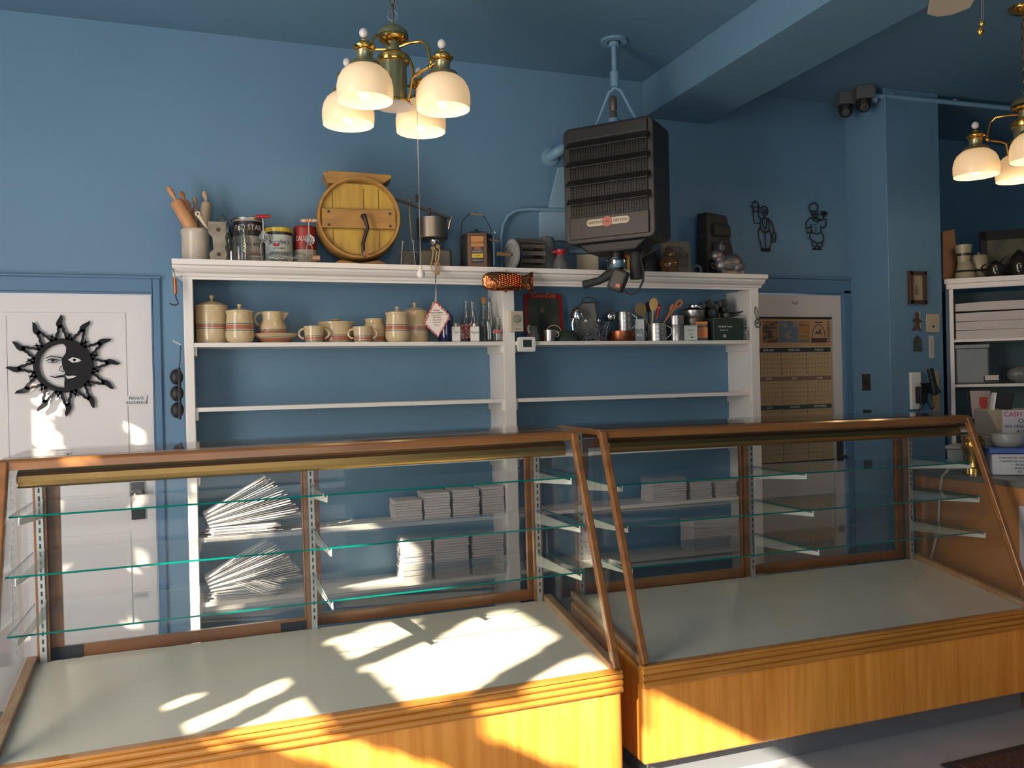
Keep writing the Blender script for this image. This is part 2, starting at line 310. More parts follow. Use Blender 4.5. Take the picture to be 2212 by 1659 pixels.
#@@CASES
# ------------------------------------------------------------------ display cases
def case(name, label, XL, XR, tilt, piv, lev, mids):
    root = bpy.data.objects.new(name, None); COL.objects.link(root); tag(root, label, 'display case', 'slanted glass bakery cases')
    root.rotation_euler = (0, tilt, 0); root.location = (piv * (1 - cos(tilt)), 0, piv * sin(tilt))
    yf, yr = -1.8, -1.15
    s = MB().prism([(yf, .10), (yr, .10), (yr, .545), (yf + .02, .445), (yf, .445)], (XL, 0, 0), YA, ZA, (XR - XL, 0, 0))
    s.build('base_cabinet', WOOD, root, .012, bseg=3)
    rb = MB()
    for i in range(3): rb.lathe([(0, 0), (.0125, 0), (.0125, XR - XL + .006), (0, XR - XL + .006)], (XL - .003, yf + .001, .3935 + .0235 * i), (1, 0, 0), 12)
    rb.box((XL - .002, yf - .010, .452), (XR + .002, yf + .028, .462)).build('front_molding', WOODM, root, .002)
    MB().box((XL + .05, yf + .045, 0), (XR - .05, yr - .03, .10)).build('toe_kick', mat('grey_kick', (.13, .14, .16), .5), root)
    k = .1 / .64
    zf = lambda y: .46 + (y - yf) * k
    MB().prism([(yf + .028, zf(yf) + .002), (yr, zf(yr)), (yr, zf(yr) - .012), (yf + .028, zf(yf) - .01)], (XL + .03, 0, 0), YA, ZA, (XR - XL - .06, 0, 0)).build('deck', DECK, root)
    for a, c in ((XL + .002, XL + .036), (XR - .036, XR - .002)):
        MB().prism([(yf + .02, zf(yf) - .004), (yr, zf(yr)), (yr, zf(yr) + .026), (yf + .02, zf(yf) + .022)], (a, 0, 0), YA, ZA, (c - a, 0, 0)).build('deck_rail', WOODD, root, .004)
    # upper frame
    yt, zt, yb = -1.475, 1.303, -1.03
    MB().prism([(yt - .008, zt - .034), (yt + .026, zt - .034), (yt + .026, zt), (yt + .006, zt), (yt - .004, zt - .008)], (XL, 0, 0), YA, ZA, (XR - XL, 0, 0)).build('top_rail', WOODT, root, .003)
    for a in (XL, XR - .028):
        MB().box((a, yt + .026, zt - .022), (a + .028, yb, zt)).build('top_rail', WOODT, root, .003)
        q0, q1 = Vector((a + .014, yf + .012, .462)), Vector((a + .014, yt + .006, zt - .01))
        MB().bar(q0, q1, .027, .03, (0, 1, .3)).build('corner_strut', WOODT, root, .005)
    MB().box((XL, yb - .03, zt - .06), (XR, yb, zt - .001)).build('rear_top_rail', WOODT, root, .003)
    MB().box((XL + .01, yt + .01, zt - .001), (XR - .01, yb + .002, zt + .006)).build('top_glass', [GSH], root)
    # rear sliding doors
    n = 2; xm = mids
    for i, (a, c) in enumerate(((XL + .066, xm + .01), (xm - .01, XR - .04))):
        yy = yr + .028 + i * .028
        f = MB().box((a, yy, .555), (a + .048, yy + .02, zt - .06)).box((c - .042, yy, .555), (c, yy + .02, zt - .06)).box((a + .042, yy, .555), (c - .042, yy + .02, .60)).box((a + .042, yy, zt - .10), (c - .042, yy + .02, zt - .06))
        dd = f.build('sliding_door', WOODT, root, .002)
        MB().box((a + .04, yy + .008, .60), (c - .04, yy + .011, zt - .1)).build('pane', GLASS, dd)
    # slotted standards
    for x in (XL + .055, xm, XR - .055):
        s = MB().box((x - .011, yr - .012, .56), (x + .011, yr + .002, zt - .03))
        for z in range(24): s.box((x - .003, yr - .0128, .60 + z * .028), (x + .003, yr - .0120, .616 + z * .028), 1)
        if x == xm: s.box((x - .026, yr - .004, .565), (x - .012, yr + .015, zt - .05), 2)
        if x != xm: s.box((x - .02, yr - .006, .56), (x - .0115, yr + .01, zt - .05), 2).box((x + .0115, yr - .006, .56), (x + .02, yr + .01, zt - .05), 2)
        s.build('slotted_standard', [SLOTM, BLACK, WOODT], root)
        for z, yq in lev:
            xo = x + .012 if x < XR - .1 else x - .012
            MB().prism([(yr - .012, z - .055), (yr - .012, z + .012), (yr - .03, z - .006), (yq - .02, z - .006), (yq - .02, z + .004), (yq - .026, z + .004), (yq - .026, z - .02)], (xo - .0015, 0, 0), YA, ZA, (.003, 0, 0)).build('bracket', mat('bracket_enamel', (.55, .58, .53), .4), root)
    for z, yq in lev:
        for a, c in ((XL + .035, xm + .0), (xm + .006, XR - .035)):
            g = MB().box((a, yq, z), (c, yr - .02, z + .006)); g.m = [0] * 6; g.m[2] = 1; g.m[3] = 1; g.m[5] = 1
            g.build('glass_shelf', [GSH, GEDGE], root)
    # glazing
    a, c = Vector((XL + .027, yf + .018, .464)), Vector((XL + .027, yt + .012, zt - .03)); w_ = Vector((XR - XL - .054, 0, 0)); tn = Vector((0, .0045, .0018))
    MB().add([a, a + w_, c + w_, c, a + tn, a + w_ + tn, c + w_ + tn, c + tn], [(0, 1, 2, 3), (4, 7, 6, 5), (0, 4, 5, 1), (2, 6, 7, 3), (0, 3, 7, 4), (1, 5, 6, 2)]).build('front_glass', GLASS, root)
    for x in (XL + .010, XR - .014):
        MB().prism([(yf + .03, .467), (yr + .01, .565), (yr + .01, zt - .02), (yt + .02, zt - .02)], (x, 0, 0), YA, ZA, (.004, 0, 0)).build('end_glass', GLASS, root)
    # brass lamp trough under the top
    pr = [(-.033, -.012), (-.030, .006), (-.02, .018), (-.004, .024), (.012, .02), (.02, .01), (.02, -.03), (.012, -.03), (-.02, -.034), (-.031, -.026)]
    MB().prism(pr, (XL + .045, yt + .045, zt - .062), YA, ZA, (XR - XL - .09, 0, 0)).build('lamp_trough', BRASSD, root, .004)
    return root
c1 = case('display_case', 'slant-fronted oak and glass bakery case with sun patches on its deck, nearer the left door', -.625, 1.365, -.0060, 1.365, [(1.125, -1.53), (.952, -1.60), (.772, -1.60)], .365)
c2 = case('display_case', 'slant-fronted oak and glass bakery case in shade, beside the counter with the register', 1.447, 3.40, .0045, 1.447, [(1.08, -1.51), (.925, -1.55), (.765, -1.58)], 2.385)
c2.name = 'display_case.001'
# black tape pieces on the left case's rear rail
MB().box((-.575, -1.125, .535), (-.45, -1.122, .60)).build('black_tape', BLKM, c1)
MB().box((.24, -1.125, .53), (.335, -1.122, .59)).build('black_tape', BLKM, c1)
#@@CABINET
# ------------------------------------------------------------------ white wall cabinet
SH = [1.722, 1.413, 1.103, .790, .482, .17]
cab = thing('shelf_cabinet', 'long white built-in shelf cabinet with blue back and crown top, between the two doors', 'shelves', (1.5, 0, 0))
def W(mb, name, m, bevel=.003): return mb.build(name, m, cab, bevel, world=True)
for a, c in ((-.113, -.070), (1.485, 1.551), (3.060, 3.119)): W(MB().box((a, -.25, 0), (c, -.001, 2.03)), 'upright', WHITE)
W(MB().box((-.113, -.252, 2.022), (3.119, -.235, 2.09)), 'frieze', WHITE)
pr = [(-.235, 2.032), (-.262, 2.036), (-.268, 2.048), (-.288, 2.056), (-.304, 2.070), (-.306, 2.080), (-.332, 2.083), (-.332, 2.1068), (-.235, 2.1068)]
cr = MB().prism(pr, (-.157, 0, 0), YA, ZA, (3.287, 0, 0)); W(cr, 'crown_molding', WHITE, 0)
W(MB().box((-.157, -.235, 2.088), (3.13, -.001, 2.1065)), 'top_board', WHITE, 0)
W(MB().prism([(0, 0), (.044, 0), (.044, -.06), (.03, -.045), (.015, -.035)], (-.157, -.23, 2.088), XA, ZA, (0, .2, 0)), 'end_molding', WHITE, 0)
for i, z in enumerate(SH):
    for j, (a, c) in enumerate(((-.070, 1.485), (1.551, 3.060))):
        yk = -.25 if i == 0 else -.235
        W(MB().box((a, yk, z - .021), (c, -.001, z - .0012)), 'shelf', WHITE, 0)
        for q in (a, c - .012): W(MB().box((q, -.235, z - .062), (q + .012, -.001, z - .021)), 'shelf_cleat', WHITE, 0)
W(MB().box((-.07, -.004, 0), (1.485, -.0005, 2.03)).box((1.551, -.004, 0), (3.06, -.0005, 2.03)), 'back_panel', BLUE, 0)
#@@ITEMS
# ------------------------------------------------------------------ placing helpers
def spot(px, py, y): return PY(px, py, y)
def dims(l, r, t, y, zb):
    m = spot((l + r) / 2, t, y); c = mpp(m); return m.x, (r - l) * c, m.z - zb
def face(x, y): return -math.atan2(x, 4.5 + y)
TOP = 2.108
# ------------------------------------------------------------------ banded stoneware on the first shelf
def crock(name, label, l, r, t, y, kind='canister', group=None, handles=0, zb=SH[0], tf=None):
    x, D, H = dims(l, r, t, y, zb); R = D / 2
    th = thing(name, label, 'crockery', (x, y, zb), face(x, y), group)
    C, P, B = 0, 1, 2
    if kind == 'straight': pr = [(0, 0, C), (.93, 0, C), (1, .05, C), (1, .29, B), (1, .305, C), (1, .315, P), (1, .365, C), (1, .375, B), (1, .39, C), (1, .73, C), (.98, .745, C)]; hb = .745
    elif kind == 'round': pr = [(0, 0, C), (.75, 0, C), (.93, .06, C), (1, .16, C), (.99, .30, B), (.985, .32, C), (.98, .34, P), (.965, .45, C), (.955, .47, B), (.95, .49, C), (.9, .70, C), (.93, .76, C), (.95, .78, C)]; hb = .78
    elif kind == 'mug': pr = [(0, 0, C), (.80, 0, C), (.84, .06, B), (.845, .11, C), (.85, .15, P), (.86, .32, C), (.865, .36, B), (.87, .41, C), (.93, .9, C), (.97, 1, C), (.90, 1, C), (.80, .3, C), (0, .2, C)]; hb = 1
    elif kind == 'pitcher': pr = [(0, 0, C), (.97, 0, C), (1, .04, B), (1, .06, C), (.99, .08, P), (.97, .23, C), (.96, .25, B), (.955, .27, C), (.93, .42, C), (.76, .60, C), (.72, .70, C), (.74, .98, C), (.76, 1, C), (.70, 1, C), (.68, .6, C), (0, .5, C)]; hb = 1
    elif kind == 'casserole': pr = [(0, 0, C), (.88, 0, C), (.92, .06, B), (.925, .08, C), (.93, .10, P), (.94, .28, C), (.945, .30, B), (.95, .32, C), (.97, .72, C), (1, .76, C), (1, .80, C)]; hb = .80
    elif kind == 'beanpot': pr = [(0, 0, C), (.86, 0, C), (.95, .05, B), (.96, .07, C), (.965, .09, P), (.99, .26, C), (1, .3, B), (1, .32, C), (.98, .6, C), (.78, .78, C), (.75, .84, C), (.80, .98, C), (.82, 1, C), (.7, 1, C), (.7, .8, C), (0, .6, C)]; hb = 1
    elif kind == 'plates':
        pr = [(0, 0, C), (.55, 0, C), (.62, .12, P), (.78, .50, C), (.80, .56, B), (.82, .6, C), (1, .96, C), (.98, 1, C), (.6, .8, C), (0, .7, C)]; hb = 1
    MB().lathe([(q[0] * R, q[1] * H) for q in pr], n=32, mis=[q[2] for q in pr[:-1]]).build('bowl' if kind == 'plates' else 'body', [CREAM, BAND, BANDB], th)
    if kind in ('straight', 'round', 'casserole'):
        e = pr[-1][0] * R; h0 = hb * H; h1 = H - h0
        lid = MB().lathe([(e * .9, h0 - .003), (e * 1.03, h0), (e * 1.04, h0 + .006), (e * .95, h0 + .010), (e * .62, h0 + h1 * .36), (e * .2, h0 + h1 * .52), (0, h0 + h1 * .55)], n=32).build('lid', CREAM, th)
        kr = R * (.17 if kind != 'casserole' else .30)
        MB().lathe([(kr * .6, h0 + h1 * .48), (kr * .55, h0 + h1 * .66), (kr, h0 + h1 * .80), (kr * .95, h0 + h1 * .94), (kr * .5, H), (0, H)], n=18).build('knob', CREAM, lid)
    if kind == 'pitcher':
        MB().tube(arc((-.74 * R, 0, .70 * H), .26 * H, pi * .42, pi * 1.55, 12, XA, ZA), .007, 8).build('handle', CREAM, th)
        MB().add([(.66 * R, -.3 * R, H * .98), (.66 * R, .3 * R, H * .98), (1.12 * R, 0, H * .97), (.72 * R, 0, H * .6)], [(0, 2, 3), (1, 3, 2), (0, 1, 2), (0, 3, 1)]).build('spout', CREAM, th)
    if handles:
        for sg in (-1, 1): MB().tube(arc((sg * .93 * R, 0, .55 * H), .29 * H, -pi / 2, pi / 2, 10, XA * sg, ZA), .0055, 8).build('handle', CREAM, th)
    return th
G1 = 'banded cream stoneware on the top shelf'
crock('stoneware_canister', 'large lidded cream stoneware canister with pink band at the far left of the shelf', 423, 490, 637, -.125, 'straight')
crock('stoneware_canister', 'rounded lidded cream canister between the large canister and the pitcher', 487, 547, 657, -.20, 'round')
crock('stoneware_pitcher', 'cream stoneware pitcher with pink band standing on a stacked bowl', 557, 619, 674, -.15, 'pitcher', zb=SH[0] + .034)
crock('stoneware_bowl', 'wide shallow cream bowl with pink band under the pitcher', 544, 646, 722, -.15, 'plates')
crock('stoneware_mug', 'two-handled cream soup mug left of the lidded casserole', 655, 701, 705, -.20, 'mug', handles=1)
crock('stoneware_casserole', 'cream stoneware casserole with round lid knob between two soup mugs', 687, 764, 689, -.11, 'casserole')
crock('stoneware_mug', 'two-handled cream soup mug right of the lidded casserole', 761, 805, 706, -.21, 'mug', handles=1)
crock('stoneware_bean_pot', 'open cream stoneware bean pot with flared rim behind a soup mug', 783, 834, 689, -.11, 'beanpot')
crock('stoneware_canister', 'rounded lidded cream canister beside the hanging pot holder', 831, 884, 662, -.20, 'round')
crock('stoneware_canister', 'tall straight lidded cream canister just left of the pot holder', 866, 925, 653, -.11, 'straight')
# ------------------------------------------------------------------ glass bottles
def bottle(name, label, l, r, t, y, pr, m=BOTT, cat='bottle', zb=None, group=None, extra=None):
    zb = SH[0] if zb is None else zb
    x, D, H = dims(l, r, t, y, zb); R = D / 2; th = thing(name, label, cat, (x, y, zb), face(x, y), group)
    MB().lathe([(a * R, b * H) for a, b in pr], n=24).build('bottle_body', m, th)
    if extra: extra(th, R, H)
    return th
MILK = [(0, 0), (.95, 0), (1, .03), (1, .48), (.85, .62), (.5, .80), (.42, .9), (.5, .93), (.5, 1), (.42, 1), (.36, .9), (.8, .6), (.93, .46), (.93, .05), (0, .04)]
def redmark(z0, z1):
    def f(th, R, H): MB().lathe([(R * 1.01, z0 * H), (R * 1.01, z1 * H)], n=24).build('red_print', mat('red_print', (.32, .05, .05), .5, noise=(60, (.55, .4, .38), .45, .6, (1, 1, 1))), th)
    return f
bottle('milk_bottle', 'clear milk bottle with faded red print behind the salt shaker', 994, 1020, 651, -.13, MILK, extra=redmark(.08, .44))
bottle('milk_bottle', 'clear wide milk bottle with red print in the middle of the bottle group', 1008, 1034, 652, -.17, MILK, extra=redmark(.1, .46))
bottle('corked_bottle', 'clear glass bottle closed with an orange cork behind the others', 1032, 1058, 651, -.07, MILK, extra=lambda th, R, H: MB().cyl((0, 0, H * .93), (0, 0, H * 1.09), R * .42, 14, 0, R * .5).build('cork', mat('cork', (.52, .22, .09), .8), th))
bottle('milk_bottle', 'clear embossed bottle nearest the middle post among the tall bottles', 1043, 1071, 653, -.19, MILK)
bottle('milk_bottle', 'small squat clear bottle with dark red print against the middle post', 1064, 1086, 687, -.22, MILK, extra=redmark(.34, .5))
BLUEG = mat('cobalt_glass', (.012, .02, .09), .06, coat=.6)
bottle('blue_bottle', 'dark cobalt blue glass bottle behind the pot holder', 946, 979, 672, -.12, [(0, 0), (.95, 0), (1, .03), (1, .78), (.9, .88), (.5, .93), (.45, .97), (.5, 1), (0, 1)], BLUEG)
for i, (l, r, t, wd, lb) in enumerate(((973, 997, 697, 'Salt', 'white milk glass salt shaker lettered Salt, left of the two shakers'), (1013, 1038, 697, 'Pepper', 'white milk glass pepper shaker in front of the red printed bottle'))):
    x, D, H = dims(l, r, t, -.225, SH[0]); th = thing('shaker', lb, 'shaker', (x, -.225, SH[0]), face(x, -.225), 'milk glass salt and pepper shakers')
    MB().box((-D / 2 * .8, -D / 2 * .8, 0), (D / 2 * .8, D / 2 * .8, H * .80)).build('shaker_body', mat('milk_glass', (.66, .63, .58), .25), th, .006, bseg=3)
    MB().lathe([(D * .3, H * .79), (D * .33, H * .82), (D * .31, H * .95), (D * .24, H), (0, H)], n=18).build('cap', ALU, th)
    text('lettering', wd, .017, th, BLACK, (0, -D * .402, H * .48), shear=.3)
# ------------------------------------------------------------------ pot holder and the tool it hangs from
hp = PY(938, 522, -.35)
th = thing('jointed_hook_tool', 'tan jointed metal kitchen tool dangling over the crown molding below the pot', 'kitchen tool', (hp.x, -.35, 2.0))
Z_ = lambda px, py: PY(px, py, -.35) - Vector((hp.x, -.35, 2.0))
TAN = mat('tan_metal', (.42, .27, .12), .35, .35)
for nm, pts, r in (('side_arm', ((932, 533), (936, 545), (934, 560), (931, 572), (934, 584), (942, 592)), .0035), ('side_arm', ((944, 530), (950, 540), (948, 555), (946, 566), (950, 576), (945, 590)), .0040), ('side_arm', ((936, 532), (944, 545), (941, 560), (945, 575), (940, 588)), .0035)):
    MB().tube([Z_(*p) for p in pts], r, 8).build(nm, TAN, th)
for q in ((945, 533), (935, 537), (941, 571), (946, 590)): MB().lathe([(0, -.006), (.010, -.006), (.010, .006), (0, .006)], Z_(*q) - Vector((0, .004, 0)), (0, 1, 0), 14).build('pivot', TAN, th)
MB().lathe([(.006, 0), (.020, .012), (.026, .026), (.027, .03), (0, .03)], Z_(938, 532), (0, 0, 1), 18).build('cup', CHROME, th)
MB().tube([Z_(941, 592), Z_(941, 612)], .0025, 6).build('hook_pin', BLKM, th)
pc = PY(944, 684, -.30); cc = mpp(pc)
th = thing('pot_holder', 'diamond shaped white pot holder with red stitched border and red writing', 'pot holder', (pc.x, -.30, pc.z), face(pc.x, -.3))
dm = [(0, -43 * cc), (27 * cc, 2 * cc), (5 * cc, 33 * cc), (-3 * cc, 40 * cc), (-26 * cc, -6 * cc)]
dm = [(1 * cc, -43 * cc), (26 * cc, -2 * cc), (24 * cc, 4 * cc), (-1 * cc, 31 * cc), (-5 * cc, 31 * cc), (-26 * cc, -10 * cc), (-25 * cc, -16 * cc)]
MB().prism(dm, (0, 0, 0), XA, ZA, (0, .006, 0)).build('quilted_pad', mat('pad_cotton', (.72, .66, .60), .9), th, .002)
RED = mat('red_cloth', (.50, .03, .025), .8, noise=(140, (.75, .6, .55), .5, .56, (1, 1, 1)))
MB().tube([Vector((x, .003, z)) for x, z in dm], .0058, 8, closed=True).build('red_binding', RED, th)
MB().tube([(-3 * cc, .003, 31 * cc), (-2 * cc, .003, 48 * cc), (-1 * cc, .003, 74 * cc), (0, .003, 48 * cc), (-1 * cc, .003, 31 * cc)], .0022, 6).build('hanging_loop', mat('loop_cord', (.45, .42, .40), .8), th)
RT = mat('red_ink', (.45, .05, .05), .8)
for i, (s_, z_) in enumerate((('Always', 14), ('keep your kitchen', 8.5), ('clean and your', 3.5), ('heart warm', -1.5), ('and the bread', -7), ('in the oven', -12.5), ('Amen', -18))): text('lettering', s_, (.013 if i == 0 else .0095), th, RT if i % 2 == 0 else BLACK, (-.5 * cc, -.0008, z_ * cc), ay=(0, 0, 1), sx=.9)
# ------------------------------------------------------------------ copper fish mould
fc = PY(1098, 607, -.355); c_ = mpp(fc)
th = thing('copper_fish_mold', 'shiny copper fish shaped mold hung across the cabinet frieze', 'mold', (fc.x, -.345, fc.z), 0)
COPPER = mat('copper', (.66, .21, .08), .14, 1, bump=1.0, bscale=55)
fish = []
prof = [(-61, 3, 0), (-58, 11, 5), (-51, 17, 8), (-40, 20, 10), (-24, 21, 12), (-8, 21, 13), (8, 20, 12), (20, 18, 10), (29, 15, 7), (36, 14, 7), (44, 16, 8), (52, 21, 8), (57, 23, 5), (60, 22, 0)]
fb = MB(); NS = 14; vs = []
for (px, hh, dd) in prof:
    for k in range(NS + 1):
        a = pi * k / NS; bump = 1 + (.06 * sin(px * 1.1) * sin(k * 2.2) if -40 < px < 34 else 0)
        vs.append((px * c_ * .98, -(.006 + dd * c_ * sin(a) ** .7 * bump), (cos(a) * hh - 1) * c_))
fs = [(i * (NS + 1) + k, i * (NS + 1) + k + 1, (i + 1) * (NS + 1) + k + 1, (i + 1) * (NS + 1) + k) for i in range(len(prof) - 1) for k in range(NS)]
fb.add(vs, fs, 0, True); fb.build('fish_body', COPPER, th)
sc = MB()
for i in range(9):
    for j in range(6):
        x = -22 + i * 6; z = -11 + j * 4.4 + (i % 2) * 2; hh = 20 - i * .2
        if abs(z) < hh - 3: sc.ball((x * c_, -(.006 + (11.8 - abs(i - 4) * .25) * c_ * math.sqrt(max(0, 1 - (z / hh) ** 2)) ** .7), z * c_), 3.1 * c_, 8, sc=(.9, .95, .8))
sc.build('scales', COPPER, th)
e = MB().lathe([(.2 * c_, -1.5 * c_), (2.6 * c_, -1.2 * c_), (3.6 * c_, 0), (2.4 * c_, 1 * c_)], (-40 * c_, -12.5 * c_, 4 * c_), (0, 1, 0), 14); e.build('eye', COPPER, th)
MB().prism([(-50, -12), (-30, -19), (-12, -20), (-6, -25), (0, -19), (14, -17), (26, -17), (29, -20), (36, -13), (20, -10), (-30, -10)], (0, -.008, 0), XA * c_, ZA * c_, (0, -.006, 0)).build('fin', COPPER, th)
rb_ = MB()
for i in range(9): rb_.bar(((-54 + i * 5) * c_, -.006, (5 + 12 * (i / 8) ** .5) * c_), ((-48 + i * 5) * c_, -.020, (3 + 8 * (i / 8) ** .5) * c_), .006, .005)
for i in range(5): rb_.bar(((40 + i * 1.5) * c_, -.022, (-10 + i * 5) * c_), ((56) * c_, -.014, (-18 + i * 9) * c_), .005, .006)
rb_.build('fin_ribs', COPPER, th, .002)
MB().tube([(-1 * c_, .0, 18 * c_), (-1 * c_, .01, 26 * c_)], .0015, 6).build('hanging_ring', STEEL, th)
# ------------------------------------------------------------------ thermostats and hooks on the cabinet
p0 = PY(1115, 694, -.27); s_ = mpp(p0)
th = thing('round_dial_thermostat', 'old cream dial thermostat screwed to the middle post', 'thermostat', (p0.x, -.252, p0.z), 0)
TC = mat('thermostat_cream', (.60, .52, .38), .5); GOLD = mat('gold_trim', (.42, .33, .14), .35, .7)
w2 = 15.5 * s_; h2 = 22 * s_
MB().box((-w2, -.028, -h2), (w2, 0, h2)).build('housing', TC, th, .004)
MB().box((-w2 * .78, -.0295, -h2 * .55), (w2 * .85, -.028, h2 * .93)).build('face_plate', mat('beige_plate', (.42, .38, .30), .4), th)
MB().lathe([(0, -.008), (.017, -.007), (.019, 0)], (w2 * .02, -.030, h2 * .22), (0, 1, 0), 28).build('dial', mat('dial_silver', (.42, .40, .33), .35, .5), th)
MB().tube([Vector((w2 * .02, -.0305, h2 * .22)) + Vector((cos(a), 0, sin(a))) * .021 for a in [2 * pi * i / 24 for i in range(24)]], .0011, 6, closed=True).build('dial_ring', GOLD, th)
MB().box((-w2 * .78, -.0293, -h2 * .88), (w2 * .85, -.028, -h2 * .62)).box((-w2 * .2, -.030, -h2 * .77), (w2 * .3, -.0292, -h2 * .74), 1).build('badge', [MT['beige_plate'], BLACK], th)
p0 = PY(1134, 744, -.27); s_ = mpp(p0)
th = thing('digital_thermostat', 'white digital thermostat with dark screen at the shelf edge by the post', 'thermostat', (p0.x + .01, -.252, p0.z), 0)
WP = mat('white_plastic', (.70, .69, .66), .35)
a, h = 20 * s_ * 1.05, 16 * s_
pl = [(-a * .86, -h), (a * .86, -h), (a * .95, -h * .8), (a, 0), (a * .95, h * .8), (a * .86, h), (0, h * 1.03), (-a * .86, h), (-a * .95, h * .8), (-a, 0), (-a * .95, -h * .8)]
MB().prism(pl, (0, -.024, 0), XA, ZA, (0, .024, 0)).build('housing', WP, th, .004)
MB().box((-a * .44, -.0255, -h * .35), (a * .50, -.0235, h * .62)).build('screen', mat('lcd_green', (.035, .05, .04), .3), th)
for q in ((.74, .35), (.74, -.1), (-.12, -.70), (.25, -.70)): MB().cyl((a * q[0], -.0262, h * q[1]), (a * q[0], -.023, h * q[1]), .0035, 12).build('button', WP, th)
# spring scale, corn pan, opener on hooks
q0 = PY(378, 582, -.30); s_ = mpp(q0)
th = thing('hanging_spring_scale', 'copper barrel spring scale with black hook hanging off the crown molding', 'scale', (q0.x, -.30, q0.z))
L = lambda dx, dy: Vector((dx * s_, 0, -dy * s_))
MB().tube([L(-5, -2), L(-2, 6), L(0, 14)], .0018, 6).build('wire_loop', BLKM, th)
MB().cyl(L(-1, 18), L(0, 53), .0085, 14).build('barrel', mat('copper_barrel', (.50, .17, .07), .3, .8), th)
MB().tube([L(0, 53), L(1, 62), L(4, 68), L(5, 74), L(0, 77), L(-6, 77), L(-12, 73)], .003, 6).build('scale_hook', BLKM, th)
q0 = PY(386, 850, -.14); s_ = mpp(q0)
th = thing('corn_stick_pan', 'black cast iron pan of rounded cups hung on the cabinet side', 'pan', (-.166, -.14, q0.z))
IRON = mat('cast_iron', (.022, .022, .024), .5, .3)
MB().box((.018, -.055, -.125), (.030, .055, .125)).build('pan_plate', IRON, th, .003)
for i in range(3):
    for j in range(2): MB().ball((.012, -.027 + j * .054, -.08 + i * .08), .04, 14, sc=(.75, .62, .95)).build('cup', IRON, th)
MB().tube([(.024, 0, .12), (.03, 0, .17), (.034, 0, .24)], .0025, 6).tube([(.035, 0, .235), (.0, -.01, .255)], .003, 6, 1).build('hanging_wire', [IRON, WP], th)
q0 = PY(1637, 684, -.27); s_ = mpp(q0)
th = thing('bottle_opener', 'old metal opener hung on the right cabinet post', 'opener', (q0.x, -.256, q0.z))
OB = mat('dark_bronze_tool', (.13, .10, .07), .4, .8)
MB().tube([(-3 * s_, 0, 22 * s_), (-4 * s_, 0, 10 * s_), (0, 0, -2 * s_), (3 * s_, 0, -8 * s_), (4 * s_, 0, 6 * s_), (1 * s_, 0, 20 * s_), (-3 * s_, 0, 22 * s_)], .0022, 6).build('handle', OB, th)
MB().tube([Vector((3 * s_ + 7 * s_ * cos(t), 0, -14 * s_ + 9 * s_ * sin(t))) for t in [2 * pi * i / 16 for i in range(16)]], .0035, 6, closed=True).ball((3 * s_, 0, -13 * s_), .007).build('opener_ring', OB, th)
# ------------------------------------------------------------------ right bay of the first shelf
def item(name, label, cat, l, r, t, y, zb, group=None, rz=None):
    x, D, H = dims(l, r, t, y, zb); th = thing(name, label, cat, (x, y, zb), face(x, y) if rz is None else rz, group); return th, D / 2, H
th, R, H = item('serving_tray', 'red rimmed tray lettered Coca-Cola leaning on the shelf back', 'tray', 1130, 1222, 632, -.06, SH[0], rz=0)
R = .118; H = .285
RR = mat('tray_red', (.30, .02, .015), .35); TG = mat('tray_picture', (.03, .05, .035), .5, noise=(9, (.075, .08, .05), .4, .7, (1, 1, 1)))
def rrect(w_, h_, c, z0=0, n=5):
    o = []
    for (sx, sz, a0) in ((1, 1, 0), (-1, 1, pi / 2), (-1, -1, pi), (1, -1, 1.5 * pi)):
        for i in range(n + 1): a = a0 + pi / 2 * i / n; o.append((sx * (w_ - c) + c * cos(a), z0 + sz * (h_ - c) + c * sin(a)))
    return o
zc = H / 2
MB().prism(rrect(R, H / 2, .03, zc), (0, -.012, 0), XA, ZA, (0, .008, 0)).build('tray_rim', RR, th, .003)
MB().prism(rrect(R - .022, H / 2 - .026, .016, zc - .004), (0, -.0135, 0), XA, ZA, (0, .003, 0)).build('tray_picture', TG, th)
MB().prism([(-.03, .05), (.04, .05), (.03, .10), (.012, .13), (.014, .165), (-.012, .165), (-.022, .13)], (-.01, -.0142, 0), XA, ZA, (0, .0006, 0)).build('printed_figure', mat('print_dark', (.02, .025, .02), .5), th)
MB().cyl((-.01, -.0138, .186), (-.01, -.0145, .186), .015, 16).build('printed_face', mat('print_skin', (.15, .11, .07), .5), th)
text('lettering', 'Coca-Cola', .034, th, mat('tray_gold', (.60, .30, .16), .5), (0, -.0126, H - .014), shear=.4)
th.rotation_euler = (radians(-4), 0, 0); th.location.y = -.045
th, R, H = item('glass_jar', 'grey glass jar with pale scoop behind the white thermostat', 'jar', 1136, 1166, 703, -.15, SH[0])
MB().lathe([(0, 0), (R * 1.05, 0), (R * 1.1, H * .35), (R * .7, H * .62), (R * .66, H * .95), (0, H * .95)], n=20).build('jar_body', mat('grey_glass', (.12, .12, .12), .15, coat=.4), th)
MB().tube([(-.02, -.02, H * .55), (-.028, -.03, H * .8), (-.02, -.03, H)], .008, 8).build('scoop', TC, th)
th, R, H = item('measuring_cup', 'small ribbed aluminium measuring cup with side handle near the digital thermostat', 'cup', 1174, 1200, 713, -.22, SH[0])
MB().lathe([(0, 0), (R * .9, 0)] + [(R * (.9 + .1 * i / 8) + (.0008 if i % 2 else 0), H * i / 8) for i in range(1, 9)] + [(R * .94, H), (R * .84, .01), (0, .01)], n=24).build('cup_body', ALU, th)
MB().tube(arc((R, 0, H * .62), H * .28, -pi / 2, pi / 2, 8, XA, ZA), .0025, 6).build('handle', ALU, th)
th, R, H = item('wicker_handle', 'pale bent cane handle standing behind the measuring cup', 'basket', 1180, 1212, 702, -.15, SH[0])
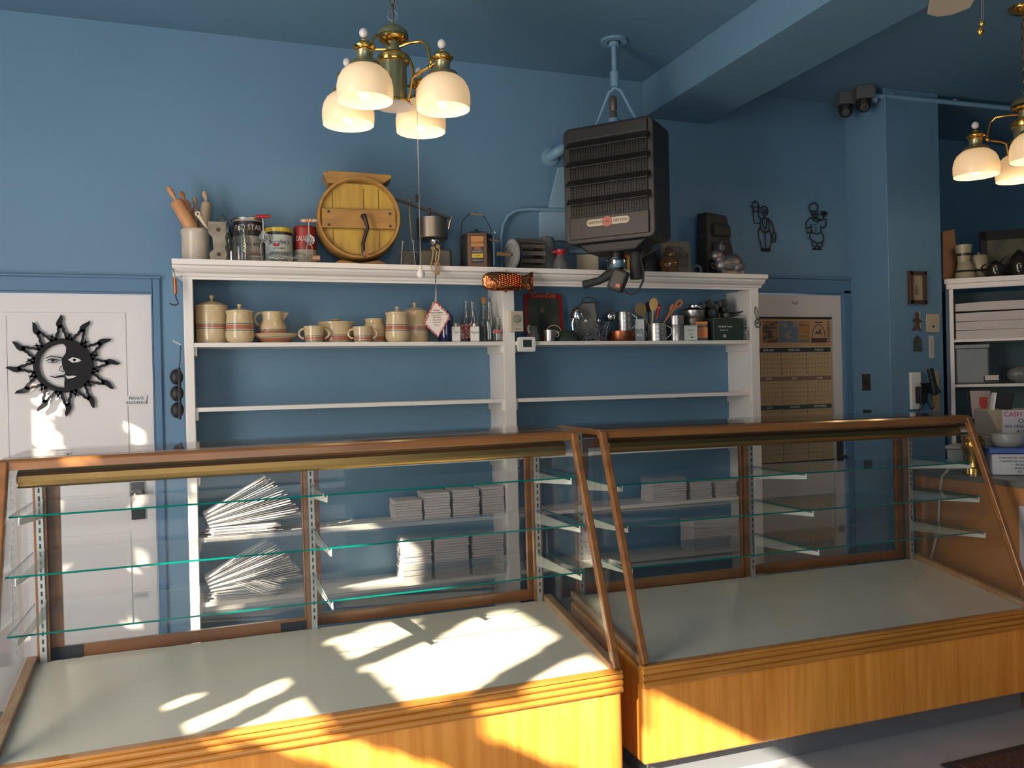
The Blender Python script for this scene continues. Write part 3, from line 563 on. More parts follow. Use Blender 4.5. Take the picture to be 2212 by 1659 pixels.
MB().tube([(-R, 0, H * .55)] + arc((0, 0, H * .55), R, pi, 0, 12, XA, ZA), .003, 6).build('cane_hoop', mat('cane', (.42, .32, .18), .7), th)
MB().lathe([(0, 0), (R * .8, 0), (R * 1.02, H * .6), (R * .95, H * .6), (0, .01)], n=18).build('basket_body', MT['cane'], th)
th, R, H = item('green_cloth_bag', 'dark green slumped cloth between the cup and the wire basket', 'cloth', 1192, 1252, 712, -.17, SH[0])
MB().lathe([(0, 0), (R, 0), (R * 1.05, H * .25), (R * .8, H * .6), (R * .45, H * .9), (0, H)], n=18).build('cloth_folds', mat('dark_green_cloth', (.02, .04, .03), .9, bump=.6, bscale=20), th)
th, R, H = item('ladle', 'steel ladle with its bowl turned up beside the pitcher shape', 'ladle', 1231, 1261, 661, -.17, SH[0])
MB().lathe([(0, H), (R * .5, H * .96), (R * .86, H * .85), (R, H * .68), (R * .96, H * .66), (R * .8, H * .8), (0, H * .9)], n=24).build('bowl', CHROME, th)
MB().tube([(-R * .2, 0, H * .85), (-R * .7, 0, H * .5), (-R * .4, .01, 0)], .004, 6).build('handle', CHROME, th)
th, R, H = item('tin_bucket', 'dull grey tin scoop with wire bail leaning behind the wire basket', 'bucket', 1240, 1294, 653, -.10, SH[0])
MB().prism([(-R, .02), (-R * .95, H * .7), (-R * .7, H * .88), (-R * .35, H), (R * .75, H), (R * .9, H * .6), (R * .95, .02)], (0, -.04, 0), XA, ZA, (0, .08, 0)).build('bucket_body', mat('dull_tin', (.10, .10, .09), .5, .7), th, .01)
MB().tube(arc((R * .2, 0, H * .98), R * .62, 0, pi, 14, XA, ZA * .75), .0022, 6).build('wire_bail', BLKM, th)
th, R, H = item('wire_basket', 'chrome wire basket holding nutcrackers, tapering towards its base', 'basket', 1236, 1316, 697, -.19, SH[0])
wb = MB(); r0, r1 = R * .62, R * .98
for i in range(7):
    rr = r0 + (r1 - r0) * i / 6; wb.tube([Vector((rr * cos(a), rr * .6 * sin(a), .004 + (H - .006) * i / 6)) for a in [2 * pi * k / 24 for k in range(24)]], .0013, 5, closed=True)
for k in range(6):
    a = 2 * pi * k / 6 + .5; wb.tube([(r0 * cos(a), r0 * .6 * sin(a), .004), (r1 * cos(a), r1 * .6 * sin(a), H)], .0016, 5)
wb.build('wire_frame', CHROME, th)
for sx in (-.25, .45): MB().tube([(R * sx, -R * .58, 0), (R * sx, -R * .60, H)] + arc((R * sx, -R * .6, H + .006), .006, -pi / 2, 1.4 * pi, 8, XA, ZA), .0016, 5).build('loop_handle', CHROME, th)
for i, (ax_, az_, bx_, bz_) in enumerate(((-.5, .35, .15, .005), (-.15, .3, .6, .01), (.05, .75, -.7, .02), (.75, .9, -.4, .1), (.2, .5, -.6, .0))):
    n_ = thing('nutcracker', 'grey steel nutcracker crossed with others at the wire basket', 'nutcracker', (th.location.x, -.235 - .004 * i, SH[0]), 0, 'nutcrackers in the wire basket')
    MB().bar((R * ax_, 0, H * az_ + .006), (R * bx_, 0, H * bz_ + .008), .007, .006, (0, 1, 0)).build('arm', STEEL, n_, .001)
    MB().bar((R * ax_ + .008, .003, H * az_ + .012), (R * bx_ + .014, .003, H * bz_ + .008), .006, .006, (0, 1, 0)).build('arm', STEEL, n_, .001)
th, R, H = item('red_handled_opener', 'red handled tool lying inside the base of the wire basket', 'opener', 1285, 1312, 728, -.15, SH[0])
MB().bar((-.02, 0, .01), (.025, 0, .02), .012, .012).build('handle', mat('red_enamel', (.38, .02, .015), .25), th, .004)
th, R, H = item('cookie_press', 'chrome domed kitchen tool propped above the wire basket rim', 'kitchen tool', 1307, 1329, 665, -.16, SH[0])
MB().ball((0, 0, H * .75), R, 18, sc=(1, .8, 1.1)).build('dome', CHROME, th)
MB().tube([(0, 0, H * .65), (-.02, 0, H * .4), (-.03, .0, 0)], .005, 8).build('handle', CHROME, th)
def sifter(label, l, r, t, y, zb=None, hside=1):
    zb = SH[0] if zb is None else zb
    th, R, H = item('flour_sifter', label, 'sifter', l, r, t, y, zb)
    pr = [(0, 0), (R * .95, 0)]
    for i in range(13): pr.append((R * (.95 + .03 * (i % 3 == 1)), H * (.05 + .93 * i / 12)))
    pr += [(R, H), (R * .9, H), (R * .88, .03), (0, .03)]
    MB().lathe(pr, n=28).build('sifter_body', ALU, th)
    MB().tube([(hside * R * .95, 0, H * .9), (hside * (R + .028), 0, H * .72), (hside * (R + .03), 0, H * .4), (hside * R * .95, 0, H * .12)], .003, 6).build('handle', STEEL, th)
    return th, R, H
zcu = SH[0] + .052
th, R, H = item('copper_pan', 'dull copper pan under the ribbed sifter', 'pan', 1313, 1372, 716, -.17, SH[0])
MB().lathe([(0, 0), (R * .94, 0), (R, H * .1), (R, H), (R * .94, H), (R * .94, .01), (0, .01)], n=28).build('pan_body', mat('dull_copper', (.30, .10, .05), .35, .9), th)
sifter('ribbed tin flour sifter standing on the copper pan', 1331, 1364, 674, -.16, SH[0] + H)
th, R, H = item('egg_beater_case', 'tall narrow grey metal grater behind the glass globe', 'grater', 1370, 1392, 686, -.14, SH[0])
MB().box((-R, -R, 0), (R, R, H * .95)).build('grater_body', STEEL, th, .004)
MB().ball((0, 0, H * .93), .014, 12).build('wood_knob', mat('dark_wood', (.20, .09, .04), .5), th)
th, R, H = item('glass_globe', 'clear glass globe in front of the grater', 'glass globe', 1366, 1397, 709, -.225, SH[0])
MB().lathe([(0, 0), (R * .6, 0), (R * .95, H * .25), (R, H * .5), (R * .8, H * .8), (R * .4, H * .95), (.4 * R, H)], n=24).build('globe_body', BOTT, th)
sf, R, H = sifter('ribbed flour sifter holding the wooden spoons', 1397, 1439, 699, -.20)
def spoon(label, px0, py0, px1, py1, wpx, y, m, slot=False, name='wooden_spoon', flat=False):
    a_, b_ = PY(px0, py0, y), PY(px1, py1, y); c = mpp(b_); th = thing(name, label, 'spoon', a_, 0)
    d = b_ - a_; L = d.length; u = d.normalized(); sd = Vector((u.z, 0, -u.x)); wv = wpx * c / 2; hl = min(L * .5, wv * 2.9)
    MB().tube([Vector((0, 0, 0)), u * (L - hl * .75)], [.004, .0055], 8).build('handle', m, th)
    ol = [(cos(t) * wv, sin(t) * hl / 2) for t in [2 * pi * i / 24 for i in range(24)]]
    ol = [(x_ * (1 - .22 * (y_ < 0) * abs(y_) / hl * 2), y_) for x_, y_ in ol]
    MB().prism(ol, u * (L - hl / 2) + Vector((0, -.004, 0)), sd, u, (0, .007, 0)).build('spoon_bowl', m, th, .002)
    if slot: MB().prism([(-.004, -hl * .22), (.004, -hl * .22), (.004, hl * .22), (-.004, hl * .22)], u * (L - hl / 2) + Vector((0, -.0045, 0)), sd, u, (0, .001, 0)).build('slot', BLKM, th)
    return th
W1 = mat('pale_spoon_wood', (.62, .40, .16), .6); W2 = mat('spoon_wood', (.46, .20, .08), .55); W3 = mat('olive_wood', (.22, .16, .07), .7)
spoon('pale wooden spoon standing tallest in the sifter', 1408, 705, 1413, 643, 21, -.195, W1)
spoon('broad olive brown wooden spoon tilted left in the sifter', 1404, 708, 1378, 655, 27, -.18, W3)
spoon('slotted orange wood spoon leaning right out of the sifter', 1430, 702, 1473, 648, 16, -.21, W2, True)
spoon('brown wooden spoon crossing under the slotted spoon', 1431, 704, 1456, 657, 12, -.195, W2)
spoon('dark slotted turner behind the spoons', 1402, 708, 1400, 652, 16, -.16, BLKM, name='slotted_turner')
a_, b_ = PY(1419, 690, -.185), PY(1424, 657, -.185); th = thing('red_handled_beater', 'bright red handle with white ring between the spoons', 'beater', a_, 0)
MB().tube([Vector((0, 0, 0)), (b_ - a_) * .5, b_ - a_], [.006, .010, .009], 10).build('handle', MT['red_enamel'], th)
MB().cyl((b_ - a_) * .72, (b_ - a_) * .78, .0105, 12).build('white_ring', WP, th)
th, R, H = item('aluminium_canister', 'tall plain aluminium canister with stepped lid beside the mint tea tin', 'canister', 1439, 1479, 681, -.16, SH[0])
MB().lathe([(0, 0), (R, 0), (R, H * .60), (R * 1.03, H * .62), (0, H * .62)], n=28).build('canister_body', ALU, th)
MB().lathe([(R * .9, H * .62), (R * .92, H * .97), (R * .8, H), (0, H)], n=28).build('lid', ALU, th)
th, R, H = item('mint_tea_tin', 'pale green tin lettered MINT tea at the shelf front', 'tin', 1478, 1506, 703, -.22, SH[0])
MB().box((-R, -R * .8, 0), (R, R * .8, H * .9)).build('tin_body', mat('mint_tin', (.42, .46, .42), .35), th, .003)
MB().box((-R * 1.02, -R * .82, H * .88), (R * 1.02, R * .82, H)).build('lid', mat('mint_lid', (.33, .38, .36), .35), th, .003)
text('lettering', 'MINT', .016, th, BLACK, (0, -R * .802, H * .66)); text('lettering', 'tea', .018, th, BLACK, (0, -R * .802, H * .42), shear=.3)
MB().prism([(-.012, 0), (0, .006), (.014, .002), (0, -.006)], (.006, -R * .803, H * .2), XA, ZA, (0, -.0004, 0)).build('leaf_print', mat('leaf_green', (.04, .16, .07), .6), th)
th, R, H = item('nutmeg_tin', 'orange spice tin lettered NUTMEG beside the green bank box', 'tin', 1502, 1528, 695, -.20, SH[0])
OR = mat('orange_tin', (.62, .17, .015), .4)
MB().box((-R, -R * .6, 0), (R, R * .6, H)).build('tin_body', OR, th, .002)
MB().box((-R * 1.002, -R * .61, H * .70), (R * 1.002, -R * .6, H * .84)).box((-R * 1.002, -R * .61, .0), (R * 1.002, -R * .6, H * .14)).build('black_band', BLACK, th)
text('lettering', 'NUTMEG', .012, th, W1, (0, -R * .613, H * .77)); text('lettering', 'LANDON S', .008, th, W1, (0, -R * .613, H * .09)); text('lettering', 'ea', .014, th, MT['dull_copper'], (-.004, -R * .603, H * .5))
th, R, H = item('green_bank_box', 'dark green metal bank box lettered PEOPLES BANK', 'box', 1526, 1602, 689, -.19, SH[0], rz=0)
R *= 1.0
GB = mat('bank_green', (.02, .045, .035), .35)
MB().box((-R, -.045, 0), (R, .05, H * .96)).build('box_body', GB, th, .004)
MB().box((-R * 1.01, -.047, H * .94), (R * 1.01, .052, H)).build('lid', GB, th, .003)
text('lettering', "PEOPLES' BANK", .014, th, WP, (-.022, -.0455, H * .62)); text('lettering', 'ASTORIA, WIS.', .009, th, WP, (-.032, -.0455, H * .46))
MB().lathe([(.004, 0), (.009, 0), (.009, .001), (.004, .001)], (-.028, -.046, H * .2), (0, 1, 0), 20).build('lock_ring', WP, th)
def pan(label, l, r, t, b_, y, m, hx=None, name='metal_pan'):
    x, D, _ = dims(l, r, t, y, SH[0]); zt_ = PY((l + r) / 2, t, y).z; zb_ = max(PY((l + r) / 2, b_, y).z, SH[0]); R = D / 2; H = zt_ - zb_
    th = thing(name, label, 'pan', (x, y, zb_), face(x, y))
    MB().lathe([(0, 0), (R * .88, 0), (R * .92, H * .1), (R * .95, H * .9), (R * 1.05, H), (R * .93, H), (R * .85, .008), (0, .008)], n=28).build('pan_body', m, th)
    if hx: MB().tube([(hx[0] * R, 0, H * .9), ((hx[0] * R + hx[1]) , 0, H * .9 + hx[2])], .004, 6).build('handle', m, th)
    return th
x_ = PY(1497, 740, -.10).x
pan('aluminium cake pan stacked lowest behind the tea tin', 1470, 1522, 686, 740, -.10, ALU, name='cake_pan')
pan('aluminium cake pan stacked above another with thin handle', 1470, 1524, 670, 686, -.10, ALU, name='cake_pan')
pan('bright rimmed pan topmost in the aluminium stack', 1478, 1524, 660, 670, -.10, CHROME, name='cake_pan')
pan('dark iron pot on the pile right of the green box', 1554, 1588, 676, 692, -.12, mat('dark_pot', (.05, .05, .045), .4, .7), (1, .045, .01), 'iron_pot')
pan('shallow steel lid lying on the green bank box', 1527, 1572, 688, 692, -.17, ALU, (1.0, .09, .012), 'pan_lid')
for i, (px, py, r_) in enumerate(((1510, 664, 8), (1527, 660, 9), (1545, 661, 8), (1537, 667, 9), (1530, 679, 8), (1556, 659, 9), (1560, 670, 8))):
    c0 = PY(px, py, -.09); r2 = r_ * mpp(c0)
    th = thing('dark_tin_tube', 'dark round tin tube end in the pile behind the bank box', 'tube', c0, 0, 'dark tin tubes piled behind the bank box')
    MB().lathe([(0, 0), (r2, 0), (r2, .07), (r2 * .8, .07), (0, .06)], (0, 0, 0), Vector((-.3, -1, .05)).normalized(), 16).build('tube_body', MT['dark_pot'], th)
c0 = PY(1550, 690, -.07); th = thing('dark_metal_crate', 'dark metal box holding up the pile of tin tubes', 'box', (c0.x, -.07, SH[0]), 0)
MB().box((-.13, -.02, 0), (.11, .05, c0.z - SH[0] + .015)).build('crate_body', MT['dark_pot'], th, .003)
c0 = PY(1569, 665, -.16); th = thing('wooden_pestle', 'orange wooden pestle standing against the right cabinet side', 'pestle', (c0.x, -.10, SH[0] + .10), 0)
MB().tube([(.008, 0, -.01), (0, 0, .05), (-.008, 0, .075)], [.010, .012, .010], 10).build('grip', W2, th)
for i, (px, t) in enumerate(((1601, 690), (1609, 705))):
    th, R, H = item('square_glass_shaker', ('square clear glass shaker at the back right of the shelf', 'square clear glass shaker nearest the right post')[i], 'shaker', px - 9, px + 9, t, -.13 - i * .075, SH[0])
    MB().box((-R, -R, 0), (R, R, H * .93)).build('shaker_body', BOTT, th, .003)
    MB().box((-R * .8, -R * .8, .004), (R * .8, R * .8, H * .7)).build('contents', mat('salt_crystals', (.42, .36, .32), .7, noise=(120, (.12, .08, .07), .5, .6, (1, 1, 1))), th)
    MB().cyl((-.035, 0, H * .95), (.02, 0, H * 1.02), .003, 6).build('spoon_stem', STEEL, th)
#@@TOPITEMS
# ------------------------------------------------------------------ things on top of the cabinet
def titem(name, label, cat, l, r, t, y=-.14, group=None, rz=None, zb=None): return item(name, label, cat, l, r, t, y, TOP if zb is None else zb, group, rz)
SW = mat('pin_maple', (.50, .22, .09), .5, noise=(5, (.60, .30, .13), .3, .7, (3, 3, .4)))
th, R, H = titem('stoneware_crock', 'plain grey cream crock full of rolling pins at the left end', 'crock', 392, 453, 497, -.17)
MB().lathe([(0, 0), (R * .93, 0), (R * .95, .01), (R * .95, H * .84), (R, H * .88), (R, H * .97), (R * .97, H), (R * .88, H), (R * .86, .02), (0, .02)], n=32).build('crock_body', mat('plain_crock', (.50, .43, .34), .3), th)
cx_, cy_ = th.location.x, th.location.y
def rpin(label, p_top, p_neck, p_low, rb, y, m=SW):
    a_, n_, l_ = [PY(*q, y) for q in (p_top, p_neck, p_low)]
    t_ = thing('rolling_pin', label, 'rolling pin', l_, 0)
    A, Nn = a_ - l_, n_ - l_; r = rb * mpp(l_); u = Nn.normalized()
    MB().lathe([(0, 0), (r * .95, 0), (r, .006), (r, Nn.length - .012), (r * .72, Nn.length), (0, Nn.length)], (0, 0, 0), u, 20).build('roller', m, t_)
    hl = (A - Nn).length; MB().lathe([(.006, 0), (.007, .006), (.0125, hl * .5), (.014, hl * .75), (.008, hl * .97), (0, hl)], Nn, A - Nn, 14).build('handle', m, t_)
rpin('large orange rolling pin leaning left in the crock', (363, 403), (380, 433), (420, 505), 14, -.18)
rpin('rolling pin with turned handle behind the leaning one', (390, 413), (399, 434), (414, 520), 11, -.11)
rpin('pale rolling pin standing at the back right of the crock', (441, 412), (446, 437), (437, 520), 11, -.12, mat('grey_pin', (.36, .27, .18), .6, noise=(5, (.44, .33, .22), .3, .7, (3, 3, .4))))
rpin('thin grey handled rolling pin at the middle back of the crock', (420, 425), (422, 448), (424, 520), 7, -.10, MT['grey_pin'])
a_, b_ = PY(449, 495, -.2), PY(427, 462, -.2); t_ = thing('eyed_ladle_handle', 'cream handled tool with a hanging hole sticking out of the crock', 'kitchen tool', a_, 0)
MB().tube([Vector((0, 0, 0)), (b_ - a_) * .55, (b_ - a_) * .9], [.006, .009, .012], 10).build('handle', TC, t_)
MB().lathe([(.005, -.004), (.013, -.004), (.013, .004), (.005, .004)], (b_ - a_), (0, 1, 0), 18).build('hanging_eye', TC, t_)
th, R, H = titem('dark_spatula', 'black flat blade tool between the rolling pins', 'kitchen tool', 436, 444, 446, -.13)
MB().box((-R, -.002, .02), (R, .002, H)).build('blade', BLKM, th, .001); th.location.z += 0
th, R, H = titem('cookie_cutter_plate', 'mottled tin cutter plate with two holes leaning beside the crock', 'tin plate', 450, 488, 479, -.27, rz=0)
TIN = mat('mottled_tin', (.34, .29, .22), .45, .6, noise=(14, (.20, .17, .13), .4, .65, (1, 1, 1)))
pl = [(-R * .8, 0), (R * .8, 0), (R, H * .2), (R * .75, H * .36), (R * .95, H * .46), (R * .8, H * .6), (R, H * .75), (R * .95, H), (-R, H), (-R, H * .72), (-R * .55, H * .60), (-R * .45, H * .3), (-R * .9, H * .2)]
MB().prism(pl, (0, 0, 0), XA, ZA, (0, .008, 0)).build('plate', TIN, th)
for z_ in (.8, .18): MB().cyl((R * .1, -.001, H * z_), (R * .1, -.0025, H * z_), .0095, 18).build('hole', mat('hole_brown', (.06, .04, .025), .7), th)
th, R, H = titem('enamel_coffee_pot', 'grey green enamel pot behind the tin plate and crock', 'pot', 458, 502, 462, -.09)
MB().lathe([(0, 0), (R, 0), (R * .95, H * .55), (R * .6, H * .8), (R * .62, H * .84), (R * .3, H * .94), (0, H)], n=24).build('pot_body', mat('grey_enamel', (.10, .12, .11), .35), th)
th, R, H = titem('wire_whisk_tool', 'tangle of steel beater wire standing behind the tin plate', 'beater', 484, 512, 468, -.13)
wb = MB()
for i in range(5): a = i * .63; wb.tube(arc((0, 0, H * .62), H * .34, -1.4, pi + 1.4, 14, Vector((cos(a), sin(a), 0)) * .55, ZA), .0016, 5)
wb.tube([(0, 0, 0), (0, 0, H * .3)], .005, 8); wb.build('wire_loops', CHROME, th)
def can(name, label, l, r, t, y, cbody, parts, lidm=None, words=(), lidh=.06):
    th, R, H = titem(name, label, 'can', l, r, t, y)
    MB().lathe([(0, 0), (R, 0), (R, H * (1 - lidh)), (0, H * (1 - lidh))], n=32).build('can_body', cbody, th)
    MB().lathe([(R * .99, H * (1 - lidh)), (R * 1.025, H * (1 - lidh)), (R * 1.025, H - .003), (R * .98, H), (R * .94, H - .002), (0, H - .004)], n=32).build('lid', lidm or STEEL, th)
    for nm, z0, z1, m in parts: MB().lathe([(R * 1.004, z0 * H), (R * 1.004, z1 * H)], n=32).build(nm, m, th)
    for s_, sz, z_, m, kw in words: text('lettering', s_, sz, th, m, (0, 0, z_ * H), curve=R * 1.008, **kw)
    return th, R, H
KH = mat('khaki_label', (.42, .38, .30), .6); DK = mat('label_black', (.015, .012, .018), .4); WI = mat('ink_white', (.60, .56, .52), .6); RI = mat('ink_red', (.42, .03, .02), .5)
can('baking_powder_can', 'tall black and cream can lettered RED STAR baking powder behind the glass jar', 504, 567, 473, -.12, KH, [('black_label', .60, .91, DK)], STEEL,
    [('RED STAR', .036, .77, WI, dict(sx=.9)), ('DOUBLE ACT', .022, .42, BLACK, dict(sx=.9)), ('BAKING PWDR', .024, .22, RI, dict(sx=.85))])
th, R, H = titem('glass_jar', 'clear glass jar with ribbed neck left of the baking powder can', 'jar', 502, 541, 491, -.24)
MB().lathe([(0, 0), (R * .95, 0), (R, .006), (R, H * .64), (R * .8, H * .76), (R * .72, H * .80), (R * .74, H * .95), (R * .8, H), (R * .7, H), (R * .66, H * .78), (R * .92, H * .6), (R * .93, .01), (0, .008)], n=28).build('jar_body', BOTT, th)
can('powder_can', 'short can with yellow lid and cursive Borden label', 573, 630, 495, -.15, DK, [('pale_label', .05, .80, mat('pale_label', (.42, .47, .44), .6))], mat('yellow_lid', (.50, .38, .04), .3),
    [("Borden's", .030, .60, BLACK, dict(shear=.35)), ('POWDERED', .010, .43, BLACK, {}), ('LEMON JUICE', .020, .29, BLACK, dict(sx=.85)), ('CORN SYRUP', .018, .10, BLACK, dict(sx=.85))], lidh=.12)
can('red_can', 'red can with worn cream lettering behind the orange handled beater', 635, 682, 491, -.12, mat('can_red', (.30, .025, .02), .4), [('cream_label', .02, .42, KH)], MT['can_red'],
    [('CALUMET', .034, .68, WI, dict(sx=.72))])
def beater(label, px, yt, yb_, hm, hw, y=-.24):
    p = PY(px, yt, y); c = mpp(p); th = thing('egg_beater', label, 'egg beater', (p.x, y, TOP), 0); H = p.z - TOP
    MB().lathe([(0, -hw * c), (.007, -hw * c * .95), (.0095, -hw * c * .4), (.0095, hw * c * .4), (.007, hw * c * .95), (0, hw * c)], (0, 0, H - .008), (1, 0, .06), 14).build('handle', hm, th)
    f = MB().tube([(0, 0, H - .012), (0, 0, H * .5)], .004, 8).tube([(-.006, 0, H * .66), (-.016, 0, H * .5), (0, 0, H * .46), (.016, 0, H * .5), (.006, 0, H * .66)], .003, 6)
    f.build('frame', STEEL, th)
    MB().lathe([(.004, -.002), (.024, -.002), (.024, .002), (.004, .002)], (.004, .012, H * .55), (0, 1, 0), 20).build('gear_wheel', STEEL, th)
    for sg in (-1, 1): MB().tube([(0, sg * .004, H * .46), (sg * .013, 0, H * .4), (sg * .013, 0, H * .12), (0, 0, .004)], .0022, 6).build('beater_wing', STEEL, th)
    return th, H
th, H = beater('egg beater with red handle and red crank knob in front of the yellow lidded can', 568, 464, 0, mat('beater_red', (.36, .02, .025), .3), 17)
MB().tube([(0, -.01, H * .52), (.03, -.014, H * .6), (.04, -.014, H * .42)], .002, 6).build('crank', STEEL, th)
MB().lathe([(0, -.016), (.007, -.012), (.007, .012), (0, .016)], (.058, -.014, H * .38), (1, 0, 0), 12).build('crank_knob', MT['beater_red'], th)
beater('egg beater with orange and white striped handle beside the butter churn', 667, 473, 0, mat('beater_orange', (.55, .22, .08), .35, noise=(30, (.6, .5, .42), .5, .55, (3, .1, .1))), 18)
p = PY(618, 553, -.28); c = mpp(p); th = thing('glass_rolling_pin', 'clear glass rolling pin with cork end lying along the crown edge', 'rolling pin', (p.x, -.285, TOP), 0)
MB().lathe([(.010, -75 * c), (.012, -55 * c), (.012, -38 * c), (.026, -30 * c), (.027, 20 * c), (.027, 33 * c), (.012, 45 * c), (.012, 58 * c)], (0, 0, .027), (1, 0, 0), 22).build('glass_tube', BOTT, th)
MB().cyl((55 * c, 0, .027), (71 * c, 0, .027), .013, 14).build('cork', mat('cork_end', (.45, .26, .15), .8), th)
# butter churn
p = PY(776, 475, -.21); c = mpp(p); R = 88 * c
th = thing('barrel_churn', 'yellow wooden barrel butter churn with curved iron crank', 'butter churn', (p.x, -.17, TOP), radians(-6))
CH = mat('churn_yellow', (.42, .27, .03), .5, noise=(5, (.30, .17, .03), .42, .68, (6, 6, .7)), bump=.3, bscale=30)
CH2 = mat('churn_wood', (.36, .19, .04), .55, noise=(6, (.24, .12, .03), .4, .7, (1, 5, 5)))
zc = PY(776, 475, -.21).z - TOP; R = min(R, zc - .01)
cyc = MB(); cyc.lathe([(R * .90, -.02), (R * .90, -.105), (R * .93, -.112), (R * .985, -.112), (R, -.10), (R * 1.03, 0), (R * 1.0, .09), (R * .97, .1), (0, .1)], (0, 0, zc), (0, 1, 0), 40).build('barrel_staves', CH2, th)
hd = MB().cyl((0, -.085, zc), (0, -.07, zc), R * .91, 40); hd.build('barrel_head', CH, th)
for x_ in (-.62, .12, .48): MB().box((R * x_ - .0012, -.0865, zc - R * .72), (R * x_ + .0012, -.085, zc + R * .72)).build('plank_seam', mat('seam_dark', (.05, .03, .01), .8), th)
MB().box((-R * .88, -.112, zc - R * .27), (R * .88, -.085, zc + R * .20)).build('cross_board', CH2, th, .004)
for q in ((-.72, .12), (-.72, -.2), (.74, .1), (.74, -.2)): MB().cyl((R * q[0], -.112, zc + R * q[1]), (R * q[0], -.1145, zc + R * q[1]), .007, 12).build('bolt', IRON, th)
MB().tube([(.02, -.11, zc + .005), (.02, -.15, zc), (.03, -.155, zc - .03), (.038, -.155, zc - .06), (.025, -.155, zc - .10), (.012, -.155, zc - .14), (.014, -.155, zc - .19)], [.014, .013, .010, .009, .009, .009, .009], 10).build('iron_crank', mat('crank_iron', (.05, .035, .04), .4, .8), th)
MB().cyl((.02, -.15, zc - .195), (.02, -.20, zc - .195), .013, 14).build('crank_grip', mat('grip_wood', (.22, .11, .06), .6), th)
MB().prism([(-R * .72, -.02), (R * .5, -.02), (R * .82, .03), (R * .8, .045), (-R * .66, .045), (-R * .84, .03)], (0, -.085, zc + R * .90), Vector((cos(.04), 0, -sin(.04))), ZA, (0, .15, 0)).build('hatch_frame', CH2, th, .004)
MB().prism([(-R * .72, 0), (-R * .45, .028), (0, .012), (R * .45, .028), (R * .75, 0)], (0, -.09, 0), XA, ZA, (0, .16, 0)).build('cradle', CH2, th, .003)
# two ice cream dashers / cross topped forks
for i, (px, tx, t_, lb) in enumerate(((866, 870, 521, 'thin steel picker with crossbar left of the pull chain'), (897, 892, 519, 'thin steel picker with crossbar crossing behind the pull chain'))):
    a_, b_ = PY(px, 568, -.29), PY(tx, t_, -.29); th = thing('crossbar_skewer', lb, 'kitchen tool', (a_.x, -.29, TOP), 0, 'steel crossbar skewers')
    u = b_ - a_; u = Vector((u.x, 0, b_.z - TOP))
    MB().tube([Vector((0, 0, 0)), u], .0024, 6).tube([u - Vector((.006, 0, -.002)), u + Vector((.008, 0, -.004))], .003, 6).build('shaft', STEEL, th)
    MB().tube([u * .55 + Vector((-.024, 0, -.008 if i == 0 else .003)), u * .55 + Vector((.024, 0, .010 if i == 0 else -.002))], .0024, 6).build('crossbar', STEEL, th)
th, R, H = titem('dark_tin', 'dark tin box on the cabinet top under the lever press, left one', 'tin', 868, 897, 543, -.15)
MB().box((-R, -.04, 0), (R, .05, H)).build('tin_body', MT['dark_pot'], th, .006)
th, R, H = titem('dark_tin', 'dull olive tin beside the dark tin under the lever press', 'tin', 903, 975, 541, -.15)
MB().box((-R, -.05, 0), (R, .05, H)).build('tin_body', mat('olive_tin', (.08, .08, .06), .5, .5), th, .012); zt2 = TOP + H
# lever press pot
x, D, _ = dims(900, 966, 473, -.15, TOP); zp = PY(930, 517, -.15).z; zt_ = PY(930, 473, -.15).z
th = thing('lever_press', 'grey metal press pot with a long lever bar over it', 'press', (x, -.15, zp), 0)
MB().lathe([(0, 0), (D / 2 * .95, 0), (D / 2, .004), (D / 2, zt_ - zp), (D / 2 * .93, zt_ - zp), (D / 2 * .9, .01), (0, .01)], n=32).build('press_pot', mat('press_tin', (.22, .20, .17), .4, .8), th)
def q3(px, py): v = PY(px, py, -.2) - Vector((x, -.15, zp)); return v
MB().bar(q3(855, 430), q3(974, 472), .012, .016, (0, 1, 0)).build('lever_bar', mat('lever_dark', (.10, .085, .07), .5, .7), th, .002)
MB().tube([q3(884, 430), q3(886, 470), q3(889, 520)], [.006, .006, .003], 8).build('upright_arm', TIN, th)
MB().tube([q3(901, 420), q3(903, 436)], [.008, .011], 10).build('pivot_block', BLKM, th)
MB().tube([q3(927, 450), q3(927, 473)], [.009, .006], 10).build('plunger', BLKM, th)
MB().tube([q3(976, 469), q3(971, 484), q3(969, 495)], [.007, .007, .003], 8).build('latch', ALU, th)
for sg in (-.7, .7): MB().tube([(D / 2 * sg, 0, 0), (D / 2 * sg, .0, zt2 - zp + .007)], .005, 6).build('stand_leg', BLKM, th)
# pail and spice tin
x, D, H = dims(992, 1066, 498, -.13, TOP); th = thing('lidded_pail', 'dark tin pail with lid and tall wire handle behind the spice tin', 'pail', (x, -.13, TOP), 0); R = D / 2
PT = mat('pail_tin', (.075, .08, .08), .4, .6)
MB().lathe([(0, 0), (R * .98, 0), (R * .98, H * .78), (R * .90, H * .82), (0, H * .82)], n=32).build('pail_body', PT, th)
lid = MB().lathe([(R * .95, H * .82), (R * .97, H * .86), (R * .6, H * .94), (R * .2, H * .98), (0, H * .98)], n=32).build('lid', PT, th)
MB().ball((0, 0, H * 1.0), .012, 12, sc=(1, 1, .6)).build('knob', BLKM, lid)
hz = PY(1030, 460, -.13).z - TOP
MB().tube([(-R, 0, H * .55), (-R * .97, 0, H * .8), (-R * .85, 0, hz * .85), (-R * .45, 0, hz * .97), (0, 0, hz), (R * .5, 0, hz * .95), (R * .9, 0, hz * .75), (R * .98, 0, H * .6)], .0024, 6).build('bail_handle', BLKM, th)
MB().cyl((-R * .35, 0, hz * .985), (R * .4, 0, hz * .97), .0075, 12).build('handle_grip', mat('grip_grey', (.20, .18, .16), .5), th)
th, R, H = titem('spice_tin', 'brown spice tin with OLD HOME pure spices label before the pail', 'tin', 1009, 1052, 505, -.255)
